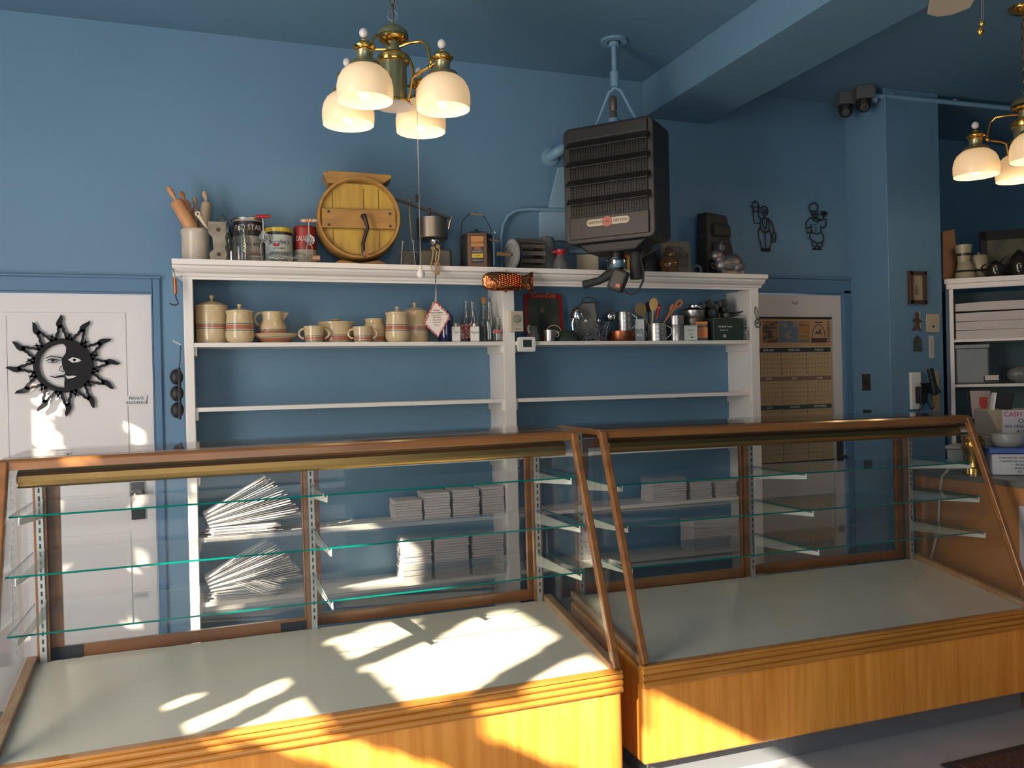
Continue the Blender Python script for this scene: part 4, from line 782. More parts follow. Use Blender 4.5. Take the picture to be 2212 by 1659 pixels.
MB().box((-R, -R * .7, 0), (R, R * .7, H * .93)).build('tin_body', mat('rust_tin', (.12, .065, .04), .45, .5), th, .004)
MB().box((-R * .97, -R * .68, H * .92), (R * .97, R * .68, H)).build('lid', MT['rust_tin'], th, .004)
ff = -R * .7
MB().box((-R * .62, ff - .001, H * .12), (R * .62, ff, H * .90)).build('label_ground', DK, th)
MB().box((-R * .62, ff - .0016, H * .60), (R * .62, ff - .001, H * .90)).build('label_orange', mat('label_orange', (.45, .20, .06), .6), th)
MB().box((-R * .55, ff - .0016, H * .28), (R * .55, ff - .001, H * .40)).build('label_yellow', mat('label_yellow', (.55, .40, .03), .6), th)
MB().prism([(-.02, 0), (.02, 0), (.014, .018), (0, .024), (-.014, .018)], (0, ff - .0018, H * .50), XA, ZA, (0, -.0003, 0)).build('label_scene', mat('label_rust', (.28, .09, .04), .6), th)
for s_, z_, sz, m in (('OLD HOME', .71, .016, BLACK), ('PURE SPICES', .455, .0115, WI), ('CLOVES', .34, .010, BLACK), ('ANDERSON & CO', .21, .008, WI)): text('lettering', s_, sz, th, m, (0, ff - .0022, z_ * H), sx=.85)
p = PY(1067, 505, -.28); c = mpp(p); th = thing('ring_topped_tool', 'thin steel tool with oval ring and wooden grips beside the pail', 'kitchen tool', (p.x, -.27, TOP), 0); hz = p.z - TOP
MB().tube([Vector((4.2 * c * cos(t), 0, hz + 7 * c * sin(t))) for t in [2 * pi * i / 16 for i in range(16)]], .0018, 6, closed=True).tube([(-.003, 0, hz - .016), (-.003, 0, 0)], .0018, 6).tube([(.003, 0, hz - .016), (.003, 0, .02)], .0018, 6).build('wire_ring', CHROME, th)
MB().cyl((-.03, 0, hz - .03), (.03, 0, hz - .036), .006, 10).build('wood_bar', mat('bar_wood', (.16, .12, .08), .6), th)
# ribbed wheel cutter, slatted drum, foggy jar
p = PY(1107, 536, -.25); c = mpp(p); th = thing('ribbed_wheel_cutter', 'round ribbed aluminium wheel on a wooden handle', 'cutter', (p.x, -.24, TOP), radians(-80)); hz = .082
w = MB().lathe([(0, -.004), (.060, -.004), (.062, 0), (.082, .003), (.082, -.003), (.062, -.007), (0, -.008)], (0, 0, hz), (0, -1, 0), 40)
w.build('wheel', mat('wheel_alu', (.34, .35, .36), .4, .3), th)
rb = MB()
for k in range(44):
    a = 2 * pi * k / 44; rb.bar((.062 * cos(a), -.008, hz + .062 * sin(a)), (.0835 * cos(a), -.006, hz + .0835 * sin(a)), .003, .003, (0, 1, 0))
rb.build('wheel_ribs', mat('rib_alu', (.55, .55, .54), .4, .3), th)
MB().lathe([(0, 0), (.012, .004), (.010, .02), (.012, .07), (.011, .085), (0, .09)], (0, -.008, hz), (0, -1, 0), 14).build('handle', mat('cutter_wood', (.24, .14, .07), .5), th)
th, R, H = titem('slatted_drum', 'dark slatted wooden drum lying on its side behind the wheel cutter', 'drum', 1112, 1167, 515, -.13, rz=0)
dr = MB(); r_ = H / 2
for k in range(14):
    a = 2 * pi * k / 14; dr.bar((-R, r_ * .93 * cos(a), r_ + r_ * .93 * sin(a)), (R, r_ * .93 * cos(a), r_ + r_ * .93 * sin(a)), .022, .008, (0, cos(a), sin(a)))
dr.build('slats', mat('slat_wood', (.10, .08, .06), .6, noise=(8, (.15, .12, .09), .3, .7, (.5, 4, 4))), th)
MB().cyl((-R * .98, 0, r_), (-R * .9, 0, r_), r_ * .88, 24).build('end_disc', MT['slat_wood'], th)
MB().cyl((R * .9, 0, r_), (R * .98, 0, r_), r_ * .88, 24).build('end_disc', MT['slat_wood'], th)
th, R, H = titem('foggy_glass_jar', 'large cloudy grey glass jar between the drum and the red topped bottle', 'jar', 1160, 1200, 512, -.12)
MB().lathe([(0, 0), (R * .95, 0), (R, H * .1), (R, H * .8), (R * .8, H * .96), (R * .6, H), (0, H)], n=28).build('jar_body', mat('foggy_glass', (.11, .115, .11), .5, noise=(9, (.16, .165, .16), .3, .7, (1, 1, 1))), th)
th, R, H = titem('syrup_dispenser', 'small glass syrup dispenser with bright red top', 'dispenser', 1190, 1232, 538, -.25)
MB().lathe([(0, 0), (R, 0), (R, .008), (R * .85, H * .35), (R * .45, H * .7), (R * .4, H * .72)], n=10).build('glass_base', MT['grey_glass'], th)
MB().lathe([(R * .4, H * .68), (R * .42, H * .75), (R * .55, H * .80), (R * .6, H * .95), (R * .4, H), (0, H)], n=18).bar((-.005, 0, H * .86), (-.045, 0, H * .87), .016, .010).build('red_top', mat('top_red', (.36, .02, .03), .3), th)
th, R, H = titem('cream_box', 'low cream cardboard box behind the heater motor', 'box', 1246, 1292, 552, -.14)
MB().box((-R, -.05, 0), (R, .06, H)).build('box_body', mat('cream_board', (.36, .33, .24), .7), th, .002)
th, R, H = titem('white_tin_cup', 'pale grey tin cup half hidden by the heater motor', 'cup', 1322, 1344, 545, -.18)
MB().lathe([(0, 0), (R * .9, 0), (R, H), (R * .92, H), (R * .85, .01), (0, .01)], n=24).build('cup_body', mat('grey_white', (.34, .34, .32), .4), th)
th, R, H = titem('butter_box', 'upright yellow and red butter carton beside the heater cord', 'carton', 1344, 1376, 530, -.17)
MB().box((-R, -R * .6, 0), (R, R * .6, H)).build('carton_body', mat('butter_yellow', (.58, .30, .05), .5), th, .001)
MB().box((-R * 1.005, -R * .61, H * .6), (R * 1.005, -R * .6, H)).build('red_panel', mat('butter_red', (.42, .05, .015), .5), th)
text('lettering', 'WHITE', .016, th, mat('ink_yellow', (.58, .36, .08), .6), (0, -R * .615, H * .88)); text('lettering', 'BUTTER', .015, th, MT['ink_yellow'], (0, -R * .615, H * .72), sx=.95)
th, R, H = titem('black_kettle', 'black rounded pot in the dark between the carton and the brown hen', 'pot', 1380, 1424, 528, -.14)
MB().lathe([(0, 0), (R, H * .05), (R * 1.02, H * .45), (R * .7, H * .75), (R * .3, H * .85), (R * .2, H), (0, H)], n=24).build('pot_body', IRON, th)
AMB = mat('amber_glass', (.16, .075, .02), .12, coat=.6)
th, R, H = titem('amber_glass_hen', 'brown amber glass hen shaped jar near the open carton', 'jar', 1424, 1466, 532, -.26)
MB().ball((-.004, 0, H * .36), R * .95, 20, sc=(1, .8, .95)).ball((.006, 0, H * .72), R * .52, 18, sc=(1, .8, 1.1)).build('hen_body', AMB, th)
MB().lathe([(0, 0), (R, 0), (R * .95, H * .12), (R * .8, H * .22), (0, H * .3)], n=24).build('nest_base', AMB, th)
MB().lathe([(.006, 0), (0, .022)], (.026, 0, H * .72), (1, 0, -.15), 10).tube([(-.004, 0, H * .95), (-.012, 0, H * .98), (-.018, 0, H * .86)], .005, 6).build('beak_and_comb', AMB, th)
th, R, H = titem('picture_carton', 'worn carton with brown picture leaning behind the hen', 'carton', 1426, 1494, 519, -.15)
MB().prism([(-R, 0), (R * .95, 0), (R * .85, H * .94), (-R * .98, H)], (0, 0, 0), XA, ZA, (0, .05, 0)).build('carton_body', mat('carton_grey', (.22, .19, .13), .7), th, .002)
MB().prism([(-R * .85, H * .25), (R * .7, H * .25), (R * .78, H * .6), (R * .3, H * .82), (-R * .5, H * .85)], (0, -.0015, 0), XA, ZA, (0, .001, 0)).build('brown_picture', mat('pic_brown', (.06, .03, .015), .5, noise=(14, (.16, .10, .07), .45, .6, (1, 1, 1))), th)
th, R, H = titem('small_ring_mold', 'small dark round mold standing in front of the tall black stepped box', 'mold', 1492, 1516, 533, -.20)
MB().lathe([(R * .5, -.008), (R, -.008), (R, .008), (R * .5, .008), (R * .5, -.008)], (0, 0, R), (0, 1, 0), 24).box((-R * .8, -.012, 0), (R * .8, .012, R * .3)).build('mold_body', MT['dark_pot'], th)
th = None
x, D, H = dims(1506, 1576, 466, -.10, TOP); th = thing('black_stepped_box', 'tall black stepped wooden box leaning in the dark at the right end', 'box', (x, -.085, TOP), radians(12)); R = D / 2
BW = mat('black_wood', (.022, .02, .018), .45, noise=(6, (.04, .036, .03), .3, .7, (1, 1, 4)))
MB().prism([(-R, 0), (R * 1.3, 0), (R * 1.12, H * .45), (R * .82, H * .96), (R * .65, H), (-R * .98, H * 1.02)], (0, -.05, 0), XA, ZA, (0, .08, 0)).build('box_back', BW, th, .004)
for i in range(3): MB().prism([(-R * .55, H * (.05 + .3 * i)), (R * (1.15 - i * .12), H * (.05 + .3 * i)), (R * (1.08 - i * .12), H * (.24 + .3 * i)), (-R * .55, H * (.26 + .3 * i))], (0, -.075 + .0 * i, 0), XA, ZA, (0, .03, 0)).build('step', BW, th, .012)
# rabbit mould
p = PY(1570, 560, -.24); c = mpp(p); th = thing('rabbit_cake_mold', 'grey cast aluminium rabbit cake mold sitting at the right end', 'mold', (p.x, -.24, TOP), radians(-4))
RB = mat('cast_alu', (.26, .235, .225), .42, .75)
rb = MB(); k = c
def el(cx2, cz2, rx, rz2, ry=14, yy=0): rb.ball((cx2 * k, yy * k, cz2 * k), 1, 20, sc=(rx * k, ry * k, rz2 * k))
el(10, 27, 27, 21, 16); el(-12, 24, 17, 20, 15); el(-24, 43, 14, 13, 11); el(-16, 34, 13, 14, 12); el(22, 18, 17, 16, 17)
rb.v = rb.v; body = rb
rb.tube([(-17 * k, 0, 52 * k), (-14 * k, 0, 64 * k), (-12 * k, 0, 74 * k)], [.012, .0155, .006], 12); rb.tube([(-12 * k, .012, 50 * k), (-6 * k, .014, 60 * k), (-3 * k, .014, 68 * k)], [.010, .014, .006], 12)
rb.box((-18 * k, -12 * k, 0), (36 * k, 12 * k, 9 * k)); rb.ball((-30 * k, 0, 39 * k), 5.5 * k, 12)
o = rb.build('rabbit_body', RB, th); md = o.modifiers.new('join', 'REMESH'); md.mode = 'VOXEL'; md.voxel_size = .0035; md.use_smooth_shade = True; sm_ = o.modifiers.new('sm', 'SMOOTH'); sm_.iterations = 6
MB().ball((-29 * k, -9.6 * k, 46 * k), 2.0 * k, 10).build('eye', RB, th); MB().ball((0, -13 * k, 16 * k), 6 * k, 12, sc=(1.3, .5, .6)).build('paw', RB, th)
MB().tube([(-30 * k, 0, 14 * k), (-38 * k, 0, 20 * k), (-36 * k, 0, 26 * k), (-28 * k, 0, 22 * k)], .003, 6).build('clip', RB, th)
MB().tube([(34 * k, 0, 10 * k), (44 * k, 0, 16 * k), (46 * k, 0, 30 * k)], .003, 6).build('clip', RB, th)
#@@FIXTURES
# ------------------------------------------------------------------ chandeliers
OPAL = bpy.data.materials.new('lit_opal_glass'); OPAL.use_nodes = True; nt = OPAL.node_tree; b_ = nt.nodes['Principled BSDF']
b_.inputs['Base Color'].default_value = (.62, .52, .38, 1); b_.inputs['Roughness'].default_value = .25
b_.inputs['Emission Color'].default_value = (1, .60, .26, 1); b_.inputs['Emission Strength'].default_value = .5
BULB = mat('lit_bulb', (1, .8, .5), .5, emit=((1, .72, .30), 1.0)); BALL = mat('white_ball', (.66, .60, .56), .35)
OLV = mat('olive_gold', (.36, .32, .17), .3, .75)
def chandelier(label, c, rz):
    th = thing('chandelier', label, 'chandelier', c, rz, 'brass chandeliers with lit opal shades'); Rr = .218
    MB().lathe([(0, .05), (.062, .05), (.064, .062), (.052, .07), (.052, .22), (.06, .225), (.062, .245), (.045, .262), (.03, .27), (.03, .305), (.03, .31)], n=28).build('center_body', OLV, th)
    MB().lathe([(0, .042), (.072, .046), (.072, .054), (.06, .058)], n=28).build('base_disc', BALL, th)
    MB().lathe([(.0625, .05), (.066, .05), (.066, .064), (.06, .07)], n=28).build('brass_band', BRASS, th)
    MB().lathe([(.053, .222), (.064, .224), (.066, .232), (.066, .246), (.06, .252), (.05, .25)], n=28).build('brass_band', BRASS, th)
    MB().lathe([(.03, .302), (.055, .308), (.062, .318), (.06, .33), (.05, .335)], n=28).build('brass_band', BRASS, th)
    MB().lathe([(.062, .328), (.06, .345), (.045, .362), (.02, .374), (.006, .382), (.006, .395), (0, .395)], n=28).build('top_dome', OLV, th)
    MB().tube([Vector((.020 * cos(t), 0, .412 + .020 * sin(t))) for t in [2 * pi * i / 14 for i in range(14)]], .0024, 6, closed=True).build('loop_ring', CHROME, th)
    n_ = 0; z = .44; CHN = mat('chain_bronze', (.22, .15, .09), .35, .9); lk = MB()
    while z < CZ - c.z - .05:
        ax_ = XA if n_ % 2 else YA
        lk.tube([ax_ * (.0085 * cos(t)) + ZA * (z + .019 * sin(t)) for t in [2 * pi * i / 10 for i in range(10)]], .0022, 5, closed=True); z += .031; n_ += 1
    ch = lk.build('chain', CHN, th); MB().tube([(0, 0, .39), (.006, .003, .5), (-.004, 0, .6), (0, 0, CZ - c.z - .02)], .003, 6).build('power_cord', mat('cord_brown', (.14, .09, .06), .6), th)
    MB().lathe([(.005, 0), (.03, .004), (.062, .022), (.066, .03), (.066, CZ - c.z - (CZ - c.z - .038)), (0, .038)], (0, 0, CZ - c.z - .0385), n=28).build('ceiling_canopy', BRASS, th)
    for i in range(4):
        a = radians(-112.4 + 90 * i); d = Vector((cos(a), sin(a), 0)); P = d * Rr
        ar = MB().tube([d * .03 + ZA * .285, d * .08 + ZA * .292, d * .13 + ZA * .288, d * .155 + ZA * .262, d * .165 + ZA * .205, d * .166 + ZA * .182], .006, 8)
        ar.tube([d * .06 + ZA * .06, d * .075 + ZA * .10, d * .082 + ZA * .15, d * .105 + ZA * .165, d * .16 + ZA * .18, d * (Rr - .02) + ZA * .195], .006, 8).ball(d * .166 + ZA * .183, .011, 10)
        ar.build('arm', BRASS, th)
        s_ = MB().lathe([(.103, .006), (.106, .03), (.106, .06), (.100, .088), (.087, .112), (.066, .130), (.046, .139), (.036, .141), (.035, .138), (.064, .126), (.084, .108), (.097, .086), (.102, .06), (.103, .03), (.103, .006)], P, n=36).build('shade', OPAL, th)
        MB().lathe([(0, .012), (.018, .014), (.032, .04), (.036, .07), (.034, .10), (.022, .125), (0, .13)], P, n=20).build('bulb', BULB, s_)
        MB().lathe([(.062, .134), (.056, .148), (.038, .158), (.030, .162), (.029, .186), (.034, .192)], P, n=24).build('shade_cap', OLV, th)
        MB().lathe([(.033, .196), (.042, .202), (.044, .208), (.036, .214), (.032, .216), (.03, .2)], P, n=24).build('cap_ring', BRASS, th)
        MB().lathe([(.036, .212), (.032, .222), (.018, .232), (.006, .238), (.005, .248)], P, n=24).build('cap_dome', BRASS, th)
        MB().ball(P + ZA * .262, .0175, 16, sc=(1, 1, 1.08)).build('finial', BALL, th)
        l = bpy.data.lights.new('bulb_light', 'POINT'); l.energy = 1.7; l.color = (1, .66, .34); l.shadow_soft_size = .03
        lo = bpy.data.objects.new('bulb_light', l); lo.location = P + ZA * -.012; COL.objects.link(lo); lo.parent = th
    q = Vector((.088, .02, 0)); L0 = .06
    MB().tube([q + ZA * .10, q + ZA * -.60], .0013, 5).build('pull_chain', mat('pull_grey', (.30, .28, .27), .4, .5), th)
    MB().lathe([(.005, .03), (.0055, .018), (.012, .014), (.0165, .002), (.016, -.008), (.009, -.016), (0, -.018)], q + ZA * -.62, n=16).build('pull_knob', BALL, th)
    return th
cA = CAM + ray(853, 257) * 3.36; cB = CAM + ray(2217, 372) * 4.15
chandelier('brass four-shade chandelier with a long pull chain, hanging over the left case', cA, -YAW)
chandelier('brass chandelier cut off by the right edge of the picture', cB, -YAW)
# ------------------------------------------------------------------ heater
D_ = .26; nrm = Vector((-.743, -.669, 0)); hx_ = Vector((.669, -.743, 0))
Pf = CAM + ray(1313, 392) * 4.33; hz0 = Pf.z - .305
hc = Pf - nrm * D_ / 2
th = thing('unit_heater', 'black louvered unit heater hung from the ceiling on a blue pipe', 'heater', (hc.x, hc.y, hz0), math.atan2(-.743, .669))
HM = mat('heater_brown', (.020, .017, .014), .45, .1, noise=(2, (.026, .022, .018), .3, .7, (1, 1, 1))); HD = mat('heater_dark', (.008, .007, .006), .5, .1)
W2, H2, f = .248, .61, -D_ / 2
sh_ = MB().prism(rrect(W2, H2 / 2, .035, H2 / 2), (0, f, 0), XA, ZA, (0, D_, 0)); sh_.build('casing', HM, th, .006)
MB().box((-W2 + .035, f - .004, .135), (W2 - .03, f - .001, H2 - .06)).build('grille_recess', HD, th)
coil = MB()
for i in range(30): coil.box((-W2 + .04 + i * .0145, f - .010, .14), (-W2 + .042 + i * .0145, f - .005, H2 - .07))
for z_ in (.155, .18, .25, .27, .36, .45): coil.box((-W2 + .04, f - .013, z_), (W2 - .035, f - .010, z_ + .003))
coil.build('coil_fins', mat('coil_metal', (.045, .04, .03), .5, .6), th)
for i in range(4):
    z_ = .205 + i * .098; MB().prism([(f - .006, z_ + .018), (f - .040, z_ - .012), (f - .043, z_ - .008), (f - .010, z_ + .030)], (-W2 + .025, 0, 0), YA, ZA, (2 * W2 - .045, 0, 0)).build('louver', HM, th, .002)
MB().box((-W2 + .03, f - .012, .02), (W2 - .028, f, .135)).build('lower_panel', HM, th, .004)
MB().box((-W2 + .03, f - .012, H2 - .075), (W2 - .028, f, H2 - .012)).build('upper_panel', HM, th, .004)
MB().prism(rrect(.118, .018, .018, .098), (0, f - .0122, 0), XA, ZA, (0, -.002, 0)).build('name_plate', mat('plate_cream', (.45, .38, .27), .4), th)
MB().cyl((-.003, f - .0135, .098), (-.003, f - .0165, .098), .027, 28).build('red_badge', mat('badge_red', (.38, .08, .06), .4), th)
text('lettering', 'HERMAN', .0215, th, BLACK, (-.070, f - .0145, .098), sx=.95); text('lettering', 'NELSON', .0215, th, BLACK, (.070, f - .0145, .098), sx=.95); text('lettering', 'UNIT', .012, th, BLACK, (-.003, f - .0168, .098))
BP = mat('blue_pipe', (.19, .33, .45), .4)
top = CZ - hz0
MB().lathe([(0, top - .012), (.07, top - .012), (.07, top), (0, top)], n=24).cyl((0, 0, top - .012), (0, 0, top - .035), .028, 16).build('ceiling_flange', BP, th)
zj = H2 + .15 + .05
MB().tube([(0, 0, top - .02), (0, 0, zj + .05)], .014, 12).tube([(0, 0, zj + .10), (0, 0, zj + .02)], .024, 12).build('drop_pipe', BP, th)
for sg in (-1, 1): MB().tube([(0, 0, zj + .02), (sg * .035, 0, zj - .005), (sg * .10, 0, H2 + .06), (sg * .135, 0, H2 - .005)], .0085, 8).build('hanger_rod', BP, th)
MB().cyl((.0, -.03, H2 - .005), (.0, -.03, H2 + .045), .03, 14).build('supply_nipple', BP, th)
MB().lathe([(.012, 0), (.02, .006), (.02, .03), (.014, .04), (.021, .055), (.021, .10), (.012, .12), (0, .125)], (0, -.03, H2 + .045), n=16).build('air_valve', mat('old_valve', (.16, .14, .10), .5, .7), th)
MB().prism([(-.20, 0), (.20, 0), (.13, -.055), (-.13, -.055)], (0, f + .03, .004), XA, ZA, (0, .18, 0)).build('bottom_skirt', HD, th, .01)
m0 = (.0, -.02)
MB().cyl((m0[0], m0[1], -.045), (m0[0], m0[1], -.08), .035, 18).build('motor_neck', HD, th)
MB().lathe([(.03, 0), (.055, -.004), (.058, -.012), (.052, -.018), (.052, -.055), (.056, -.062), (.045, -.07), (0, -.07)], (m0[0], m0[1], -.075), n=12).build('chrome_collar', CHROME, th)
MB().cbox((.02, -.06, -.20), (.085, .06, .115), Matrix.Rotation(radians(24), 3, 'Y')).build('switch_box', mat('switch_brown', (.035, .03, .025), .5), th, .014)
MB().cbox((.028, -.0925, -.232), (.026, .003, .018), Matrix.Rotation(radians(20), 3, 'Y')).build('red_switch', mat('switch_red', (.5, .09, .04), .4), th)
MB().tube([(.0, -.03, -.15), (-.05, -.03, -.165), (-.10, -.03, -.19), (-.19, -.03, -.205)], [.03, .027, .02, .022], 12).build('spout_arm', BLKM, th)
MB().tube([(.085, .03, -.02), (.085, .03, -.19)], .032, 14).build('black_motor', BLKM, th)
MB().tube([(.045, -.06, -.258), (.085, -.06, -.28), (.13, -.06, -.262), (.155, -.06, -.21), (.15, -.04, -.15), (.13, -.02, -.09), (.14, 0, -.03)], .006, 8).build('loop_cord', BLKM, th)
MB().tube([(.14, .04, -.03), (.115, .03, -.08), (.20, .06, -.03)], .008, 8).build('conduit', BLKM, th)
# ------------------------------------------------------------------ pipes and duct board on the wall
p = PY(1187, 340, 0); th = thing('wall_elbow_pipe', 'light blue elbow pipe coming out of the wall left of the heater', 'pipe', p, 0)
MB().lathe([(0, -.0), (.052, -.0), (.052, -.014), (.03, -.018), (0, -.018)], (0, 0, 0), (0, 1, 0), 24).build('wall_flange', BP, th)
MB().tube([(0, 0, 0), (0, -.06, 0), (.01, -.09, .008), (.035, -.105, .025), (.07, -.105, .04), (.13, -.105, .045)], [.026, .028, .03, .03, .028, .026], 14).build('elbow', BP, th)
p = PY(1205, 420, 0)
th = thing('blue_wall_board', 'pale blue board leaning on the wall behind the heater', 'board', (PY(1225, 560, 0).x, -.004, TOP), 0)
pz = lambda px, py: (PY(px, py, -.02).x - th.location.x, PY(px, py, -.02).z - TOP)
MB().prism([pz(1205, 362), pz(1290, 350), pz(1290, 540), pz(1216, 520), pz(1165, 520), pz(1165, 458), pz(1183, 455)], (0, -.02, 0), XA, ZA, (0, .016, 0)).build('board_panel', mat('pale_blue', (.25, .39, .51), .5), th, .003)
th = thing('conduit_pipe', 'thin blue conduit curving up from the cabinet top to the heater', 'pipe', (PY(1085, 570, -.02).x, -.03, TOP), 0)
pz = lambda px, py: Vector((PY(px, py, -.03).x - th.location.x, 0, PY(px, py, -.03).z - TOP))
MB().tube([Vector((pz(1084, 560).x, 0, 0)), pz(1083, 510), pz(1087, 485), pz(1097, 466), pz(1115, 455), pz(1140, 452), pz(1180, 453), pz(1300, 455)], .0105, 10).build('conduit', BP, th)
b0, b1 = PY(1230, 542, -.02), PY(1425, 550, -.02); th = thing('wall_rail', 'narrow blue rail along the wall just above the cabinet top', 'rail', b0, 0)
MB().bar((0, .008, 0), b1 - b0 + Vector((0, .008, 0)), .012, .022, (0, 0, 1)).build('rail_strip', BP, th)
# ------------------------------------------------------------------ wall art
def wire(th, pts, m, c, r=.0042, closed=False, name='outline', sy=0): MB().tube([Vector((x * c, sy, z * c)) for x, z in pts], r, 6, closed=closed).build(name, m, th)
p = PY(1650, 490, -.01); c = mpp(p); th = thing('waiter_wall_figure', 'black wire wall figure of a waiter lifting a domed dish', 'wall figure', (p.x, -.010, p.z), 0)
pp = lambda L: [((a - 100) / 6.4, (230 - b) / 6.4) for a, b in L]   # traced in a 6.4x enlargement
def poly(th, c, L, nm='outline', r=.0042, cl=False, off=(190, 285), k=3.32): wire(th, [((a - off[0]) / k, (off[1] - b) / k) for a, b in L], BLACK, c, r, cl, nm)
for L in ([(80, 145), (160, 147)], [(95, 143), (98, 122), (112, 110), (135, 112), (150, 128), (152, 145)], [(92, 178), (158, 178)], [(103, 180), (104, 225), (110, 262), (160, 262), (163, 230)], [(148, 180), (146, 215), (158, 222)], [(100, 147), (108, 176)], [(150, 147), (145, 176)]): poly(th, c, L, 'raised_arm')
MB().ball(((122 - 190) / 3.32 * c, 0, (285 - 106) / 3.32 * c), .008, 10).build('dish_knob', BLACK, th)
poly(th, c, [(172, 150), (185, 140), (205, 138), (225, 150), (230, 175), (215, 200), (200, 212), (188, 200), (172, 178)], 'head', cl=True)
MB().prism([(-.018, 0), (-.006, .009), (0, .004), (.006, .009), (.018, 0), (.006, -.007), (0, -.003), (-.006, -.007)], ((200 - 190) / 3.32 * c, -.004, (285 - 183) / 3.32 * c), XA, ZA, (0, .006, 0)).build('moustache', BLACK, th)
for L in ([(188, 158), (195, 165)], [(210, 165), (225, 160)]): poly(th, c, L, 'brow', .005)
for L in ([(165, 222), (160, 260), (165, 300), (190, 325), (200, 330), (215, 325), (235, 300), (240, 250), (225, 222)], [(185, 222), (180, 250), (190, 280), (200, 300), (212, 285), (218, 250), (212, 222)], [(185, 222), (213, 222)], [(225, 222), (255, 245), (270, 285), (280, 320), (292, 335)], [(155, 290), (142, 330), (145, 370), (160, 395), (168, 440)], [(240, 300), (250, 345), (248, 395), (235, 440)], [(200, 335), (202, 440)], [(168, 440), (242, 442)], [(165, 455), (185, 448), (200, 452), (215, 448), (243, 455)], [(165, 456), (243, 457)], [(200, 330), (200, 340)]): poly(th, c, L, 'tailcoat')
MB().prism([(-.026, .004), (-.020, .014), (0, .006), (.022, .014), (.028, .004), (.012, -.008), (0, -.002), (-.012, -.008)], ((202 - 190) / 3.32 * c, -.004, (285 - 323) / 3.32 * c), XA, ZA, (0, .006, 0)).build('waistband', BLACK, th)
poly(th, c, [(268, 322), (292, 322), (294, 345), (286, 392), (266, 395), (264, 350)], 'bottle', cl=True)
p = PY(1765, 490, -.01); c = mpp(p); th = thing('chef_wall_figure', 'black wire wall figure of a chef holding up a cake', 'wall figure', (p.x, -.010, p.z), 0)
o2 = (583, 300)
def pc_(L, nm='outline', cl=False, r=.0042): poly(th, c, L, nm, r, cl, o2)
pc_([(528, 195), (516, 180), (518, 150), (530, 140), (545, 140), (552, 128), (570, 128), (585, 142), (592, 160), (588, 180), (578, 190), (550, 188)], 'hat', True)
pc_([(540, 190), (538, 215), (552, 228), (580, 232), (594, 215), (592, 190)], 'head')
MB().prism([(-.02, 0), (-.008, .010), (.008, .010), (.02, 0), (0, -.006)], ((568 - o2[0]) / 3.32 * c, -.004, (o2[1] - 212) / 3.32 * c), XA, ZA, (0, .006, 0)).build('moustache', BLACK, th)
for L in ([(538, 235), (515, 245), (490, 270), (482, 295), (490, 320), (492, 352), (510, 345), (530, 335)], [(490, 320), (530, 300)], [(545, 240), (560, 262), (575, 255), (590, 268), (605, 242)], [(545, 240), (605, 242)], [(530, 280), (530, 320), (545, 345), (575, 352), (605, 345), (618, 325), (615, 290)], [(605, 242), (625, 255), (640, 240), (660, 240), (662, 280), (645, 305), (615, 300)], [(525, 340), (515, 385), (540, 400), (580, 418), (615, 412), (640, 392), (632, 350), (620, 335)], [(535, 405), (540, 440), (578, 440), (580, 420)], [(582, 420), (582, 440), (622, 440), (628, 405)], [(540, 462), (560, 448), (578, 462), (540, 464)], [(582, 462), (605, 448), (622, 460), (582, 464)], [(636, 235), (640, 218), (655, 222)], [(618, 208), (640, 216), (675, 208)]): pc_(L, 'body')
pc_([(622, 190), (640, 186), (668, 190), (672, 206), (622, 206)], 'cake', True); pc_([(620, 198), (672, 198)], 'cake')
for z_ in (285, 305, 325): MB().ball(((572 - o2[0]) / 3.32 * c, 0, (o2[1] - z_) / 3.32 * c), .005, 8).build('button', BLACK, th)
# sun face on the left door
p = PY(139, 790, .008); c = mpp(p) * 1.0; th = thing('sun_moon_face', 'black metal sun with half moon face hung on the left door', 'wall figure', (p.x, -.004, p.z), 0)
K = c * 1.045; SB = mat('sun_black', (.009, .009, .010), .55, spec=.2)
def pw(nm, P, y=0, m=SB): MB().prism([(a * K, b * K) for a, b in P], (0, y, 0), XA, ZA, (0, -.005, 0)).build(nm, m, th)
rg = MB(); NN = 64; ro, ri = 56, 45
vs = []
for yy in (0, -.005):
    for r_ in (ri, ro): vs += [(r_ * K * cos(2 * pi * i / NN), yy, r_ * K * sin(2 * pi * i / NN)) for i in range(NN)]
fs = []
for i in range(NN):
    j = (i + 1) % NN; fs += [(i, j, NN + j, NN + i), (2 * NN + i, 3 * NN + i, 3 * NN + j, 2 * NN + j), (NN + i, NN + j, 3 * NN + j, 3 * NN + i), (i, 2 * NN + i, 2 * NN + j, j)]
rg.add(vs, fs).build('ring', SB, th)
rays = MB(); sml = MB()
def strip(mb, L, wd):
    vs = []
    for i, (a, b) in enumerate(L):
        d = Vector(L[min(i + 1, len(L) - 1)]) - Vector(L[max(i - 1, 0)]); d.normalize(); n_ = Vector((-d.y, d.x)) * wd[i] / 2
        vs += [(a + n_.x, b + n_.y), (a - n_.x, b - n_.y)]
    V3 = [(a * K, 0, b * K) for a, b in vs] + [(a * K, -.005, b * K) for a, b in vs]; n2 = len(vs); fs = []
    for i in range(len(L) - 1):
        q = 2 * i; fs += [(q, q + 1, q + 3, q + 2), (n2 + q, n2 + q + 2, n2 + q + 3, n2 + q + 1), (q, q + 2, n2 + q + 2, n2 + q), (q + 1, n2 + q + 1, n2 + q + 3, q + 3)]
    mb.add(V3, fs)
